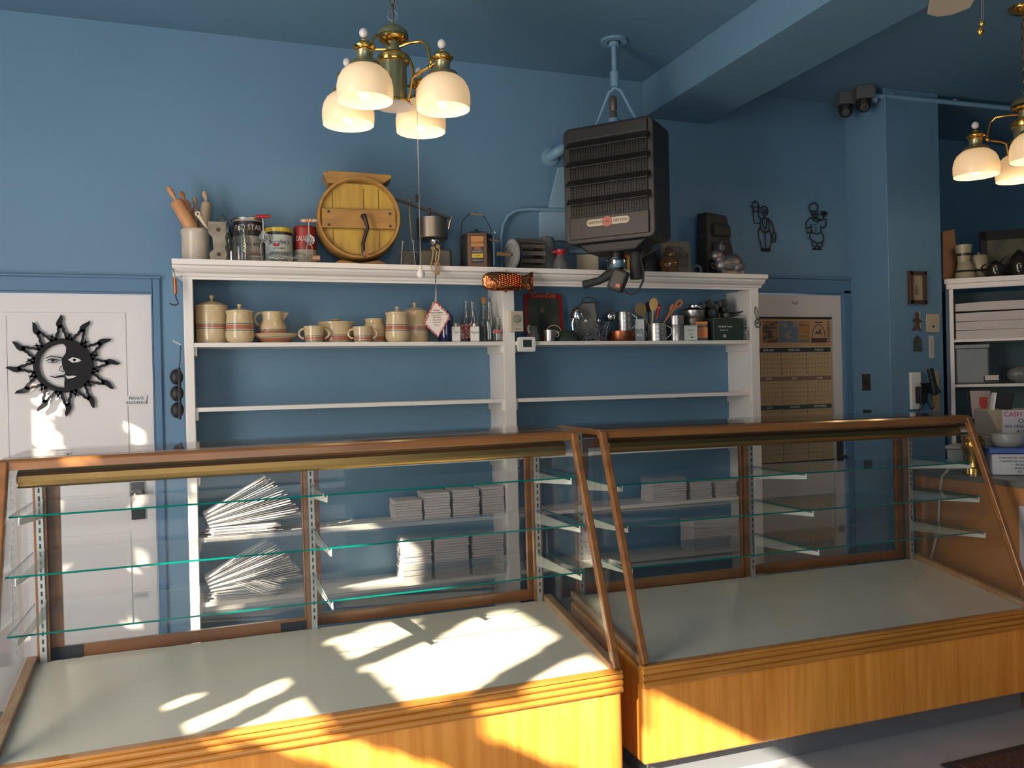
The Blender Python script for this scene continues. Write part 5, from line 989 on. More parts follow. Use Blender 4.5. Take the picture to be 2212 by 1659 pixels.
for i in range(12):
    a = radians(3 + 30 * i); ry = MB(); cr_, sr_ = cos(a), sin(a)
    for sg in (-1, 1):
        L = []
        for j in range(11):
            t = j / 10; r_ = 52 + 32 * t; off = sg * (9.5 * (1 - t) + 1.5 + .9 * sin(j * 1.9)); L.append((r_ * cr_ - off * sr_, r_ * sr_ + off * cr_))
        strip(ry, L, [5.6, 5.2, 5, 5.2, 5.4, 5, 5, 5.4, 5.2, 5, 4.5])
    L = [];
    for j in range(8):
        t = j / 7; r_ = 78 + 27 * t; off = 2.6 * sin(t * 5.2); L.append((r_ * cr_ - off * sr_, r_ * sr_ + off * cr_))
    strip(ry, L, [8, 11, 11.5, 10, 8.5, 7, 5, 1])
    ry.build('long_ray', SB, th)
    a2 = a + radians(15); cr_, sr_ = cos(a2), sin(a2); ry = MB()
    for sg in (-1, 1): strip(ry, [((54 + 9 * t) * cr_ - sg * (6 * (1 - t)) * sr_ - 1.5 * t * sr_, (54 + 9 * t) * sr_ + sg * (6 * (1 - t)) * cr_ + 1.5 * t * cr_) for t in (0, .5, 1, 1.6)], [4.5, 4.2, 3.6, 1])
    ry.build('short_ray', SB, th)
hp_ = [(45 * cos(radians(t)), 45 * sin(radians(t))) for t in range(-90, 91, 10)]
pw('dark_half', [(0, -45)] + hp_[1:-1] + [(0, 45), (5, 38), (4, 26), (-4, 14), (-3, 0), (-1, -8), (2, -14), (0, -20), (1, -28), (0, -36)], .0008)
LW = mat('door_white_cut', (.66, .62, .61), .5)
def cut(nm, P, m=LW): MB().prism([(a * K, b * K) for a, b in P], (0, -.0058, 0), XA, ZA, (0, -.0005, 0)).build(nm, m, th)
cut('eye_slit', [(8, 12), (16, 17), (26, 15), (33, 10), (26, 7), (16, 6)]); cut('pupil', [(16, 12), (20, 14), (24, 12), (20, 8)], SB); cut('mouth_slit', [(2, -20), (8, -22), (16, -21), (23, -22), (16, -26), (6, -27)])
lin = MB()
for L, w_ in (([(-34, 15), (-24, 20), (-12, 18), (-3, 16)], [1, 2, 2, 1.6]), ([(-33, 10), (-24, 14), (-12, 12), (-3, 11)], [1, 2.2, 2, 1]), ([(-31, 8), (-20, 6), (-10, 8)], [.8, 1.6, .8]), ([(-26, -21), (-16, -24), (-8, -22), (0, -21)], [1, 3, 4, 4]), ([(-4, 0), (-9, -8), (-3, -12), (0, -12)], [1.4, 1.4, 1.4, 1.4])): strip(lin, L, w_)
lin.build('face_lines', SB, th)
MB().cyl((-20 * K, 0, 11 * K), (-20 * K, -.005, 11 * K), 3 * K, 14).build('iris', SB, th)
p = PY(296, 865, .005); c = mpp(p); th = thing('private_residence_sign', 'small white PRIVATE RESIDENCE sign taped to the left door', 'sign', (p.x, .004, p.z), 0)
MB().prism([(-20 * c, -11 * c), (18 * c, -8 * c), (20 * c, 11 * c), (-20 * c, 9 * c)], (0, 0, 0), XA, ZA, (0, .0012, 0)).build('card', PAPER, th)
text('lettering', 'PRIVATE', .019, th, BLACK, (-.002, -.001, .010)); text('lettering', 'RESIDENCE', .019, th, BLACK, (-.002, -.001, -.011))
# calendar on door 2
a_, b_ = PY(1644, 690, 0), PY(1797, 690, 0); top_ = PY(1797, 687, 0).z; bot = top_ - .93
th = thing('wall_calendar', 'large 2022 poster calendar with farm pictures hung on the right door', 'calendar', (3.62, 0, top_), 0)
x0, x1 = 3.27 - 3.62, PY(1797, 760, 0).x - 3.62; wd = x1 - x0
CT = mat('calendar_tan', (.42, .30, .16), .7); CHD = mat('calendar_head', (.42, .26, .15), .7)
MB().box((x0, .0035, -.93), (x1, .0065, 0)).build('calendar_sheet', CT, th)
MB().box((x0 - .004, -.001, -.008), (x1 + .004, .008, .006)).build('hanging_bar', BLACK, th)
MB().box((x0, .0028, -.185), (x1, .0035, -.008)).build('picture_header', CHD, th)
def ci(nm, xa, xb, za, zb_, m, y=.0022): return MB().box((x0 + xa * wd, y, za), (x0 + xb * wd, y + .0006, zb_)).build(nm, m, th)
ci('barn_picture', .10, .30, -.160, -.022, mat('pic_barn', (.24, .13, .06), .6, noise=(14, (.05, .035, .03), .45, .55, (1, 1, 3))))
ci('aerial_picture', .31, .56, -.160, -.022, mat('pic_aerial', (.10, .15, .20), .6, noise=(16, (.22, .20, .18), .5, .6, (1, 1, 2))))
ci('field_picture', .57, .71, -.160, -.022, mat('pic_field', (.35, .18, .06), .6, noise=(9, (.14, .14, .07), .5, .55, (.3, 1, 4))))
MB().tube([(x0 + .83 * wd + .052 * cos(t), .002, -.128 + .085 * sin(t)) for t in [pi * i / 16 for i in range(17)]] + [(x0 + .83 * wd - .052, .002, -.128)], .002, 5).build('arch_emblem', BLACK, th)
MB().prism([(-.03, 0), (-.02, .02), (0, .012), (.006, .035), (.018, .03), (.02, .008), (.034, 0)], (x0 + .83 * wd, .002, -.105), XA, ZA, (0, .0006, 0)).build('emblem_barn', mat('emblem_brown', (.12, .07, .04), .7), th)
ci('emblem_base', .73, .94, -.162, -.132, mat('emblem_maroon', (.07, .03, .025), .7)); text('lettering', '100 YEARS', .014, th, BLACK, (x0 + .83 * wd, .0015, -.030))
for i, ch_ in enumerate('2022'): text('year_digit', ch_, .042, th, BLACK, (x1 - .022, .002, -.038 - .036 * i))
mons = ['JANUARY', 'FEBRUARY', 'MARCH', 'APRIL', 'MAY', 'JUNE', 'JULY', 'AUGUST', 'SEPTEMBER', 'OCTOBER', 'NOVEMBER', 'DECEMBER']
hc_ = [mat('head_navy', (.02, .03, .04), .6), mat('head_brown', (.20, .12, .09), .6), mat('head_green', (.04, .07, .06), .6), MT['head_navy']]
for r_ in range(4):
    z_ = -.195 - r_ * .185; ci('month_band', 0, .985, z_ - .028, z_, hc_[r_])
    for q in range(3): text('month_name', mons[r_ * 3 + q], .020, th, WI, (x0 + wd * (.17 + .33 * q), .0018, z_ - .014))
    gr = MB()
    for q in range(3):
        for rr in range(5):
            for dd in range(7):
                if (rr == 0 and dd < 3) or (rr == 4 and dd > 4): continue
                gx = x0 + wd * (.02 + .33 * q) + dd * wd * .043; gz = z_ - .044 - rr * .029; gr.box((gx, .0022, gz - .003), (gx + .006, .003, gz + .003))
    gr.build('date_numerals', mat('date_ink', (.14, .10, .07), .8), th)
    for q in (1, 2):
        dv = MB()
        for rr in range(5): dv.box((x0 + wd * (.33 * q) - .002, .002, z_ - .056 - rr * .029), (x0 + wd * (.33 * q) + .002, .003, z_ - .036 - rr * .029))
        dv.build('divider', hc_[r_], th)
MB().box((x0, .0, -.94), (x1, .008, -.93)).build('hanging_bar', BLACK, th)
p = PY(1716, 653, 0); th = thing('coat_hook', 'small dark wire hook screwed high on the right door', 'hook', (p.x, .008, p.z), 0)
MB().tube([(-.012, 0, .002), (-.004, -.012, -.010), (.006, -.018, -.012), (.012, -.02, -.002), (.010, -.02, .010)], .0022, 6).build('hook_wire', BLKM, th)
#@@RIGHT
# ------------------------------------------------------------------ paper bags on the lower shelves
def bagstack(label, l, r, t, z, y=-.20, name='paper_bag_stack', dpt=.15, rz=None, skew=0):
    x, D, H = dims(l, r, t, y, z); th = thing(name, label, 'paper bags', (x, y, z), 0 if rz is None else rz); R = D / 2
    n = max(3, int(H / .013)); d = min(dpt, -y * 2 - .02 if y > -.19 else dpt)
    b = MB(); h = H / n
    for i in range(n):
        o_ = random.uniform(-.003, .003); b.box((-R * .98 + o_ + skew * i * .001, -.03 + random.uniform(-.003, .003), i * h), (R * .98 + o_, d - .03, (i + 1) * h - .0012))
    b.build('folded_bags', PAPERE, th); return th
z4, z5, z3 = SH[3], SH[4], SH[2]
bagstack('leftmost short stack of folded white paper bags on the upper bag shelf, ends fanned', 851, 910, 1079, z4)
bagstack('second stack of folded white bags from the left on the upper bag shelf', 912, 970, 1062, z4)
bagstack('third stack of folded white bags on the upper bag shelf', 974, 1033, 1056, z4)
bagstack('stack of folded bags against the middle post on the upper bag shelf', 1037, 1086, 1050, z4)
bagstack('tall sunlit stack of white bags leftmost on the lower bag shelf', 866, 930, 1160, z5)
bagstack('tall stack of white bags in the middle of the lower bag shelf', 934, 1011, 1156, z5)
bagstack('tall stack of white bags against the middle post on the lower bag shelf', 1015, 1086, 1150, z5)
bagstack('low slumped stack of white bags leftmost in the right bay', 1400, 1482, 1030, z4)
bagstack('middle low stack of white bags in the right bay', 1485, 1535, 1040, z4)
bagstack('third low stack of white bags in the right bay', 1539, 1588, 1038, z4)
bagstack('bag stack against the right cabinet side in the right bay', 1591, 1612, 1038, z4)
bagstack('wide tall block of white bags on the lower shelf of the right bay', 1484, 1600, 1118, z5)
def fan(z, n, amax, lab, grp):
    for i in range(n):
        t = i / (n - 1); L = .43 - .10 * t + .012 * sin(i * 2.7); ang = radians(3 + amax * t)
        th = thing('paper_bag', lab, 'paper bag', (-.02 - .0012 * i, -.165 - .012 * sin(i * 1.3), z + i * .0031), 0, grp)
        th.rotation_euler = (0, -ang, 0); th.matrix_basis = Matrix.Translation(th.location) @ th.rotation_euler.to_matrix().to_4x4()
        MB().box((0, -.05, 0), (L, .05, .0024)).build('folded_sheet', PAPER, th)
def pile(z, xs, n, lab, grp, tilt):
    for i in range(n):
        t = i / n; x = xs + .07 * sin(i * 1.7) * .3 + .02 * t
        th = thing('paper_bag', lab, 'paper bag', (x, -.165 + .01 * sin(i * 2.3), z + .004 + i * .0052), 0, grp)
        th.rotation_euler = (0, 0, radians(5 * sin(i * 3.1)))
        MB().box((-.155 + .02 * sin(i), -.06, -.0018), (.15 + .025 * sin(i * 1.3), .06, .0018)).build('folded_sheet', PAPER, th)
pile(z4, .125, 8, 'loose white paper bag lying in the sunlit heap on the upper bag shelf', 'loose bags in the upper heap', -3)
fan(z4 + .045, 22, 26, 'white paper bag standing in the fanned sunlit row on the upper bag shelf', 'fanned bags on the upper shelf')
pile(z5, .13, 8, 'loose white paper bag lying in the heap on the lower bag shelf', 'loose bags in the lower heap', -3)
fan(z5 + .045, 22, 25, 'white paper bag standing in the fanned row on the lower bag shelf', 'fanned bags on the lower shelf')
# ------------------------------------------------------------------ right hand side
# corner cameras
for i, (px, py, lb) in enumerate(((1827, 236, 'dark dome security camera in the ceiling corner, the left and lower one'), (1866, 224, 'dark dome security camera on the column corner, showing its ring of lights'))):
    p = CAM + ray(px, py) * (5.25 if i else 5.36); th = thing('security_camera', lb, 'camera', p, radians(-30 if i else -24))
    CB = mat('camera_box', (.10, .11, .11), .6)
    MB().box((-.052, -.05, .022), (.052, .05, CZ - p.z - .002)).build('mounting_box', CB, th, .003)
    MB().lathe([(.047, .022), (.047, .012), (.045, 0), (.044, -.012), (0, -.012)], n=28).build('camera_collar', mat('camera_dark', (.03, .026, .024), .3, .4), th)
    MB().ball((0, 0, -.012), .043, 24).build('dome', MT['camera_dark'], th)
    d = Vector((-.25 if not i else -.1, -.8, -.45)).normalized(); o_ = Vector((0, 0, -.012)) + d * .041
    MB().lathe([(.0, .0), (.022, .0), (.024, .004), (.0, .006)], o_, d, 24).build('lens_ring', BLACK, th)
    if i:
        lg = MB(); A = d.orthogonal().normalized(); B = d.cross(A)
        for q in range(16): lg.ball(o_ + d * .005 + (A * cos(q * pi / 8) + B * sin(q * pi / 8)) * .019, .0022, 6)
        lg.build('led_ring', mat('led_grey', (.3, .3, .3), .4), th)
p0, p1 = PZ(1885, 200, CZ - .03), PY(2230, 243, -.2)
th = thing('ceiling_conduit', 'blue painted conduit running from the column corner to the right under the ceiling', 'pipe', p0, 0)
e_ = Vector((p0.x + 3.0, p0.y + .02, CZ - .03))
MB().tube([Vector((0, 0, .03)), Vector((0, 0, -.045)), Vector((.02, 0, -.045))], .02, 10).tube([Vector((.0, 0, -.02)), Vector((.1, -.02, -.02)), Vector((2.6, -.12, -.02))], .016, 10).build('conduit', BP, th)
for x_ in (.12, .62): MB().tube(arc((x_, -.02 - .04 * x_, -.02), .02, 0, pi, 8, YA, ZA), .004, 6).build('pipe_strap', BP, th)
# column face
def cface(px, py, y=-.352): return PY(px, py, y)
th_ = cface(1978, 622); c = mpp(th_); th = thing('framed_portrait', 'small brown framed portrait on the column face', 'picture', th_, 0)
BF = mat('frame_brown', (.07, .035, .02), .4); w_, h_ = 23 * c, 35 * c
for a_, b_ in (((-w_, -h_), (w_, -h_ + 8 * c)), ((-w_, h_ - 8 * c), (w_, h_)), ((-w_, -h_), (-w_ + 9 * c, h_)), ((w_ - 7 * c, -h_), (w_, h_))): pass
MB().box((-w_, -.025, -h_), (w_, 0, -h_ + 8 * c)).box((-w_, -.025, h_ - 8 * c), (w_, 0, h_)).box((-w_, -.025, -h_), (-w_ + 9 * c, 0, h_)).box((w_ - 7 * c, -.025, -h_), (w_, 0, h_)).build('frame', BF, th, .003)
MB().box((-w_ * .8, -.008, -h_ * .9), (w_ * .8, -.001, h_ * .9)).build('mount', mat('old_paper', (.34, .29, .20), .7), th)
MB().prism([(-.012, -.04), (.016, -.04), (.014, 0), (.006, .012), (.008, .026), (-.004, .026), (-.006, .012), (-.014, 0)], (0, -.0086, -.005), XA, ZA, (0, .0006, 0)).build('sketched_figure', mat('sketch_grey', (.17, .14, .10), .7), th)
q = cface(1980, 694); th = thing('gingerbread_figure', 'brown gingerbread shaped wall figure beside the square tile', 'wall figure', q, 0)
gb = [(-3, 20), (3, 20), (6, 14), (4, 7), (13, 2), (13, -3), (5, -3), (5, -8), (11, -18), (8, -23), (1, -14), (-1, -14), (-10, -22), (-14, -18), (-6, -7), (-5, -2), (-12, -1), (-13, 4), (-4, 7), (-6, 14)]
MB().prism([(a * c, b * c) for a, b in gb], (0, 0, 0), XA, ZA, (0, -.010, 0)).build('gingerbread_body', mat('ginger', (.09, .05, .035), .6), th, .004)
MB().tube([(4 * c, -.011, 20 * c), (6 * c, -.011, 12 * c), (5 * c, -.011, 7 * c), (13 * c, -.011, 2 * c)], .002, 6).tube([(12 * c, -.011, -3 * c), (5 * c, -.011, -6 * c), (9 * c, -.011, -17 * c)], .002, 6).build('icing_edge', WI, th)
q = cface(2014, 698); th = thing('square_tile', 'cream square tile with a small blue bowl picture on the column', 'tile', q, 0)
MB().box((-18 * c, -.008, -20 * c), (18 * c, 0, 20 * c)).build('tile_body', mat('tile_cream', (.46, .40, .28), .3), th, .002)
MB().prism([(-.014, .006), (.014, .006), (.010, -.004), (0, -.009), (-.010, -.004)], (0, -.0085, -.022), XA, ZA, (0, -.0004, 0)).build('bowl_picture', mat('bowl_blue', (.03, .10, .16), .5), th)
q = cface(1981, 742); th = thing('church_ornament', 'dark arched metal ornament with house scene on the column', 'ornament', q, 0)
MB().prism([(-11 * c, -17 * c), (11 * c, -17 * c), (11 * c, 8 * c), (6 * c, 14 * c), (1 * c, 17 * c), (0, 19 * c), (-6 * c, 14 * c), (-11 * c, 8 * c)], (0, 0, 0), XA, ZA, (0, -.006, 0)).build('arch_body', mat('verdigris', (.05, .07, .065), .5, .3, noise=(40, (.09, .11, .10), .45, .6, (1, 1, 1))), th, .001)
q = cface(2012, 750); th = thing('paper_strip', 'narrow white printed paper strip under the square tile', 'paper', q, 0)
MB().prism([(-7 * c, -24 * c), (7 * c, -23 * c), (6 * c, 0), (7 * c, 25 * c), (-7 * c, 25 * c), (-8 * c, 5 * c)], (0, 0, 0), XA, ZA, (0, -.0012, 0)).build('strip', mat('strip_paper', (.52, .48, .46), .8), th)
MB().box((.0 * c, -.0018, -20 * c), (1.2 * c, -.0012, 20 * c)).build('print_line', mat('sketch_grey', (.17, .14, .10), .7), th)
q = cface(1978, 843); th = thing('wall_phone', 'black cordless phone in its cradle on a white wall plate', 'phone', q, 0)
MB().box((-19 * c, -.022, -41 * c), (9 * c, 0, 39 * c)).build('white_backplate', WP, th, .006)
MB().box((-10 * c, -.07, -28 * c), (10 * c, -.022, 8 * c)).build('phone_base', BLACK, th, .006)
MB().prism([(-10 * c, 16 * c), (18 * c, 16 * c), (34 * c, -6 * c), (10 * c, -7 * c)], (0, -.11, 0), XA, ZA, (0, .05, 0)).build('cradle', mat('phone_black', (.02, .02, .022), .25), th, .003)
MB().cbox((2 * c, -.13, 18 * c), (14 * c, .022, 58 * c), Matrix.Rotation(radians(-14), 3, 'Y')).build('handset', MT['phone_black'], th, .006)
MB().cbox((-4.5 * c, -.142, 19 * c), (2 * c, .004, 54 * c), Matrix.Rotation(radians(-14), 3, 'Y')).build('silver_edge', STEEL, th)
MB().tube([(28 * c, -.06, 10 * c), (24 * c, -.06, 30 * c)], .0035, 8).build('antenna', BLACK, th)
MB().tube([(0, -.04, -28 * c), (-6 * c, -.04, -45 * c), (5 * c, -.04, -34 * c), (20 * c, -.03, -20 * c), (36 * c, -.02, -42 * c), (46 * c, -.02, -38 * c)], .003, 6).build('phone_cord', BLACK, th)
q = cface(2020, 843); th = thing('note_strip', 'tan paper notes hung in a column beside the phone', 'paper', q, 0)
NT = mat('tan_note', (.36, .27, .15), .8)
for i in range(4): MB().box((-10 * c + i % 2 * c, -.003 - .001 * i, (20 - 22 * i) * c), (10 * c + i % 2 * c, -.002 - .001 * i, (42 - 22 * i) * c)).build('note', NT, th)
for i, (px, py) in enumerate(((1872, 826), (1874, 897))):
    p = PX(px, py, 4.02); th = thing('light_switch', ('dark bronze light switch plate on the column side', 'dark lower switch plate just above the right case')[i], 'switch', p, 0); cc_ = mpp(p)
    DB = mat('switch_dark', (.045, .04, .038), .4, .4)
    MB().box((-.006, -.036, -18 * cc_ if not i else -12 * cc_), (0, .036, 18 * cc_ if not i else 12 * cc_)).build('plate', DB, th, .002); MB().box((-.016, -.004, -.012), (-.005, .004, .012)).build('toggle', BLACK, th, .001)
# small shelf unit on the skew
ang = radians(-40); p = PY(2038, 603, -.30); q0 = Vector((p.x, p.y, 0)); zt_ = p.z
th = thing('corner_shelf', 'white shelf cabinet standing on the skew right of the column', 'shelves', q0, ang)
SD, SL = .34, 1.5
MB().box((0, -.02, zt_ - .035), (SL, SD, zt_ - .001)).box((.01, -.012, zt_ - .07), (SL, .01, zt_ - .035)).build('top_board', WHITE, th, .004)
MB().box((.03, 0, .0), (.055, SD - .003, zt_ - .07)).build('side_panel', WHITE, th, .002)
MB().box((.012, .02, .0), (.03, SD - .003, zt_ - .07)).build('blue_side', BLUE, th)
MB().box((.055, SD - .006, 0), (SL, SD - .001, zt_ - .07)).build('back_panel', mat('teal_back', (.05, .09, .10), .6), th)
SZ = [p_ for p_ in (PY(2062, 733, -.33).z, PY(2066, 830, -.33).z)]; SZ.append(2 * SZ[1] - SZ[0])
for z_ in SZ: MB().box((.055, .004, z_ - .02), (SL, SD - .008, z_ - .001)).build('shelf', WHITE, th, .002)
def onsh(u_, v_, z_): d = Matrix.Rotation(ang, 3, 'Z'); return q0 + d @ Vector((u_, v_, 0)) + Vector((0, 0, z_))
for i in range(4):
    t_ = thing('white_pastry_box', ('long flat white bakery box lowest in the stack', 'second white bakery box from the bottom of the stack', 'third white bakery box from the bottom, its lid slightly ajar', 'topmost long white bakery box of the stack')[i], 'box', onsh(.07, .03, SZ[0] + i * .0575 + (.0095 if i == 3 else 0)), ang)
    MB().prism([(0, 0), (1.2, 0), (1.2, .056 + (.009 if i == 2 else 0)), (.16, .056), (0, .053 - .004 * (i == 3))], (0, 0, 0), XA, ZA, (0, .26, 0)).build('box_body', mat('box_white', (.52, .48, .47), .6), t_, .001)
def rob(name, label, cat, px_l, px_r, py_t, v_, zb, build, vis=0):
    # a thing on the corner shelf, found along the shelf direction
    m = (px_l + px_r) / 2; d = ray(m, py_t); A = Matrix.Rotation(ang, 3, 'Z'); o = q0 + A @ Vector((0, v_, 0)); n_ = A @ Vector((0, 1, 0)); n2 = Vector((n_.x, n_.y, 0))
    t = ((o - CAM).dot(n2)) / d.dot(n2); P = CAM + d * t; k = t / F
    th = thing(name, label, cat, (P.x, P.y, zb), ang); build(th, (px_r - px_l) / 2 * k, P.z - zb, k); return th
SB2 = mat('board_orange', (.36, .16, .045), .5, noise=(3, (.42, .20, .06), .3, .7, (3, 3, .4)))
rob('cutting_board', 'orange wooden board standing upright against the column', 'board', 2033, 2066, 497, .27, zt_, lambda th, R, H, k: MB().prism([(-R * .9, 0), (R * 1.1, 0), (R * .6, H), (-R * .85, H * .97)], (0, -.03, 0), XA, ZA, (0, .05, 0)).build('board_body', SB2, th, .003))
MUG = mat('stripe_cream', (.36, .32, .21), .35); MBD = mat('stripe_dark', (.03, .02, .02), .3)
def bowl(flip):
    def f(th, R, H, k):
        pr = [(0, 0, 0), (.5, 0, 0), (.62, .1, 0), (.82, .5, 1), (.88, .62, 0), (1, 1, 0), (.93, 1, 0), (.5, .15, 0), (0, .1, 0)]
        if flip: pr = [(a, 1 - b, m) for a, b, m in pr]
        MB().lathe([(a * R, b * H) for a, b, m in pr], n=28, mis=[m for a, b, m in pr[:-1]]).build('bowl_body', [MUG, MBD], th)
    return f
zz = zt_ + .083
rob('striped_bowl', 'cream bowl with dark stripe stacked upright on another bowl', 'bowl', 2064, 2098, 530, .12, zz, bowl(False))
rob('striped_bowl', 'cream bowl with dark stripe turned upside down beneath the upright one', 'bowl', 2062, 2106, 565, .12, zt_, bowl(True))
def tp_(th, R, H, k):
    MB().lathe([(0, 0), (R * .7, 0), (R * .75, H * .28), (R * .9, H * .30), (R, H * .36), (R, H * .78), (R * .8, H * .86), (0, H * .9)], n=28, mis=[0, 0, 1, 1, 0, 0, 0]).build('casserole_body', [MUG, MBD], th)
    MB().ball((0, 0, H * .93), R * .16, 12).build('lid_knob', MUG, th); MB().tube(arc((-R * .3, -R * .8, H * .15), H * .13, 0, 2 * pi, 10, XA * .6, ZA), .005, 6).build('handle', MUG, th)
rob('striped_casserole', 'cream lidded casserole with dark stripe right of the stacked bowls', 'crockery', 2096, 2132, 543, .20, zt_, tp_)
def fr_(th, R, H, k):
    B_ = mat('frame_black', (.008, .008, .008), .4)
    MB().box((-R, 0, 0), (-R * .82, .03, H)).box((R * .82, 0, 0), (R, .03, H)).box((-R, 0, 0), (R, .03, H * .14)).box((-R, 0, H * .82), (R, .03, H)).build('frame', B_, th, .002)
    MB().box((-R * .85, .012, H * .1), (R * .85, .016, H * .85)).build('picture_sheet', mat('dim_photo', (.09, .085, .055), .6, noise=(8, (.05, .05, .035), .45, .6, (1, 1, 1))), th)
t_ = rob('black_framed_picture', 'black framed picture leaning back behind the dark teapots', 'picture', 2128, 2260, 492, .24, zt_, fr_); t_.rotation_euler = (radians(-8), 0, ang)
def dk(th, R, H, k):
    MB().lathe([(0, 0), (R * .7, 0), (R, H * .35), (R * .9, H * .7), (R * .4, H * .9), (R * .15, H), (0, H)], n=24).build('teapot_body', mat('dark_brown_glaze', (.02, .016, .012), .12), th)
    MB().tube(arc((-R * .95, 0, H * .5), H * .28, pi / 2, 1.5 * pi, 8, XA, ZA), .005, 6).tube([(R * .8, 0, H * .3), (R * 1.25, 0, H * .65), (R * 1.35, 0, H * .75)], .008, 8).build('handle_and_spout', MT['dark_brown_glaze'], th)
rob('brown_teapot', 'dark brown glazed pot nearest the striped casserole', 'teapot', 2132, 2168, 562, .05, zt_, dk)
rob('brown_teapot', 'taller dark brown glazed pot at the right edge of the picture', 'teapot', 2180, 2222, 540, .10, zt_, dk)
def tub(th, R, H, k):
    MB().box((-R, -.09, 0), (R, .10, H * .93)).build('tub_body', mat('cloudy_plastic', (.10, .12, .12), .3, noise=(5, (.14, .155, .15), .3, .7, (1, 1, 1))), th, .012)
    MB().box((-R * 1.03, -.095, H * .90), (R * 1.03, .105, H)).build('tub_lid', mat('cloudy_lid', (.16, .18, .175), .3), th, .004)
rob('clear_storage_tub', 'cloudy clear plastic tub of odds and ends on the second shelf', 'tub', 2062, 2127, 745, .12, SZ[1], tub)
def sc_(th, R, H, k):
    MB().box((-R, -.03, 0), (R, .03, H)).build('holder_body', BLACK, th, .003); MB().box((-R * .9, -.034, H * .45), (R * .9, -.028, H * 1.1)).build('card_pack', WI, th)
rob('card_holder', 'small black card holder with white cards beside the tub', 'holder', 2126, 2155, 812, .05, SZ[1], sc_)
rob('plastic_bag', 'crumpled clear plastic bag at the right edge of the shelf', 'bag', 2186, 2222, 790, .10, SZ[1], lambda th, R, H, k: MB().ball((0, 0, H * .5), H * .5, 16, sc=(1.4, .9, 1)).build('bag_folds', mat('bag_grey', (.14, .15, .15), .35, bump=1, bscale=25), th))
# counter with register
CX, CZt = 3.56, .985
th = thing('wood_counter', 'brown plywood checkout counter with grey top behind the right case', 'counter', (CX, -1.6, 0), 0)
MB().box((0, -1.0, 0), (.9, .62, CZt - .03)).build('counter_body', mat('counter_ply', (.36, .155, .05), .45, noise=(2.5, (.45, .21, .075), .3, .7, (2, .6, 3))), th, .004)
MB().box((-.015, -1.02, CZt - .03), (.95, .64, CZt - .001)).build('counter_top', mat('counter_top_grey', (.13, .13, .12), .3), th, .004)
p = PX(2208, 1190, CX - .003); MB().box((-.004, p.y + 1.6 - .16, p.z - .22), (-.001, p.y + 1.6 + .012, p.z + .21)).build('taped_notice', mat('notice_paper', (.50, .47, .49), .8), th)
MB().tube([PX(2052, 1009, CX - .012), PX(2035, 1030, CX - .012), PX(2030, 1062, CX - .012), PX(2028, 1110, CX - .012), PX(2026, 1150, CX - .012), PX(2010, 1210, CX - .012)], .007, 8).build('white_cord', mat('cord_white', (.50, .46, .36), .5), th, world=True)
def onc(px, py, x=CX + .12): return PX(px, py, x)
p = onc(2103, 1030, CX + .07); k = mpp(p); th = thing('brass_kerosene_lamp', 'shiny brass urn shaped lamp base on the counter behind the strut', 'lamp', (p.x, p.y, CZt), 0); R = 24 * k; H = PX(2103, 938, CX + .1).z - CZt
MB().lathe([(0, 0), (R * .85, 0), (R * .85, H * .15), (R * .5, H * .18), (R * .52, H * .3), (R * .72, H * .5), (R * .9, H * .66), (R * .98, H * .70), (R * .98, H * .80), (R * .86, H * .82), (R * .95, H * .85), (R * .95, H * .97), (R * .8, H), (0, H)], n=32).build('lamp_urn', BRASS, th)
MB().tube([(-R * .9, 0, H * .9), (-R * 1.4, 0, H * 1.0), (-R * 1.35, 0, H * .9)], .003, 6).build('wick_knob', BRASS, th)
p = PX(2180, 1010, CX + .26); k = mpp(p); th = thing('blue_lidded_tub', 'clear plastic tub with bright blue lid and handwritten note', 'tub', (p.x, p.y - .01, CZt), radians(-35)); R = 52 * k; H = PX(2178, 966, CX + .22).z - CZt
MB().box((-R, -.12, 0), (R, .08, H * .82)).build('tub_body', mat('tub_plastic', (.20, .22, .27), .3), th, .012)
MB().box((-R * 1.04, -.125, H * .80), (R * 1.04, .085, H)).build('blue_lid', mat('lid_blue', (.06, .13, .42), .35), th, .006)
MB().box((-R * .95, -.124, H * .02), (R * .5, -.121, H * .78)).build('note_card', PAPER, th)
for i, s_ in enumerate(('Destination Cake Tasting', '2 wonderful cake mixes', 'Ask this', 'month of', 'Feb')): text('lettering', s_, .014, th, mat('pen_grey', (.10, .09, .09), .8), (-R * .22 + (R * .25 if i > 1 else 0), -.1245, H * (.66 - .13 * i)), sx=.85, shear=.2)
zb = CZt + H
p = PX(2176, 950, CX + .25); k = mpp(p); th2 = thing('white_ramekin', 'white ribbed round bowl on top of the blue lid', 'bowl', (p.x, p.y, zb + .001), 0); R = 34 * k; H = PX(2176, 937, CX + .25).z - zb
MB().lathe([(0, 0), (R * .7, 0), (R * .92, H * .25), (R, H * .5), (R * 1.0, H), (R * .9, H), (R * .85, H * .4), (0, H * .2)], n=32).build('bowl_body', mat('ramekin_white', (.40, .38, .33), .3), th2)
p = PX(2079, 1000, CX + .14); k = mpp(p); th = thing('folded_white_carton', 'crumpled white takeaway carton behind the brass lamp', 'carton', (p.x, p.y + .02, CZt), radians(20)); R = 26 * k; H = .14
MB().prism([(-R * 1.1, H * .95), (-R * 1.2, H * .85), (-R * .9, H * .8), (-R * .5, .0), (R * 1.1, 0), (R * 1.5, H * .45), (R * .6, H * .6), (R * .5, H)], (0, -.04, 0), XA, ZA, (0, .08, 0)).build('carton_body', mat('carton_white', (.36, .36, .35), .6), th, .003)
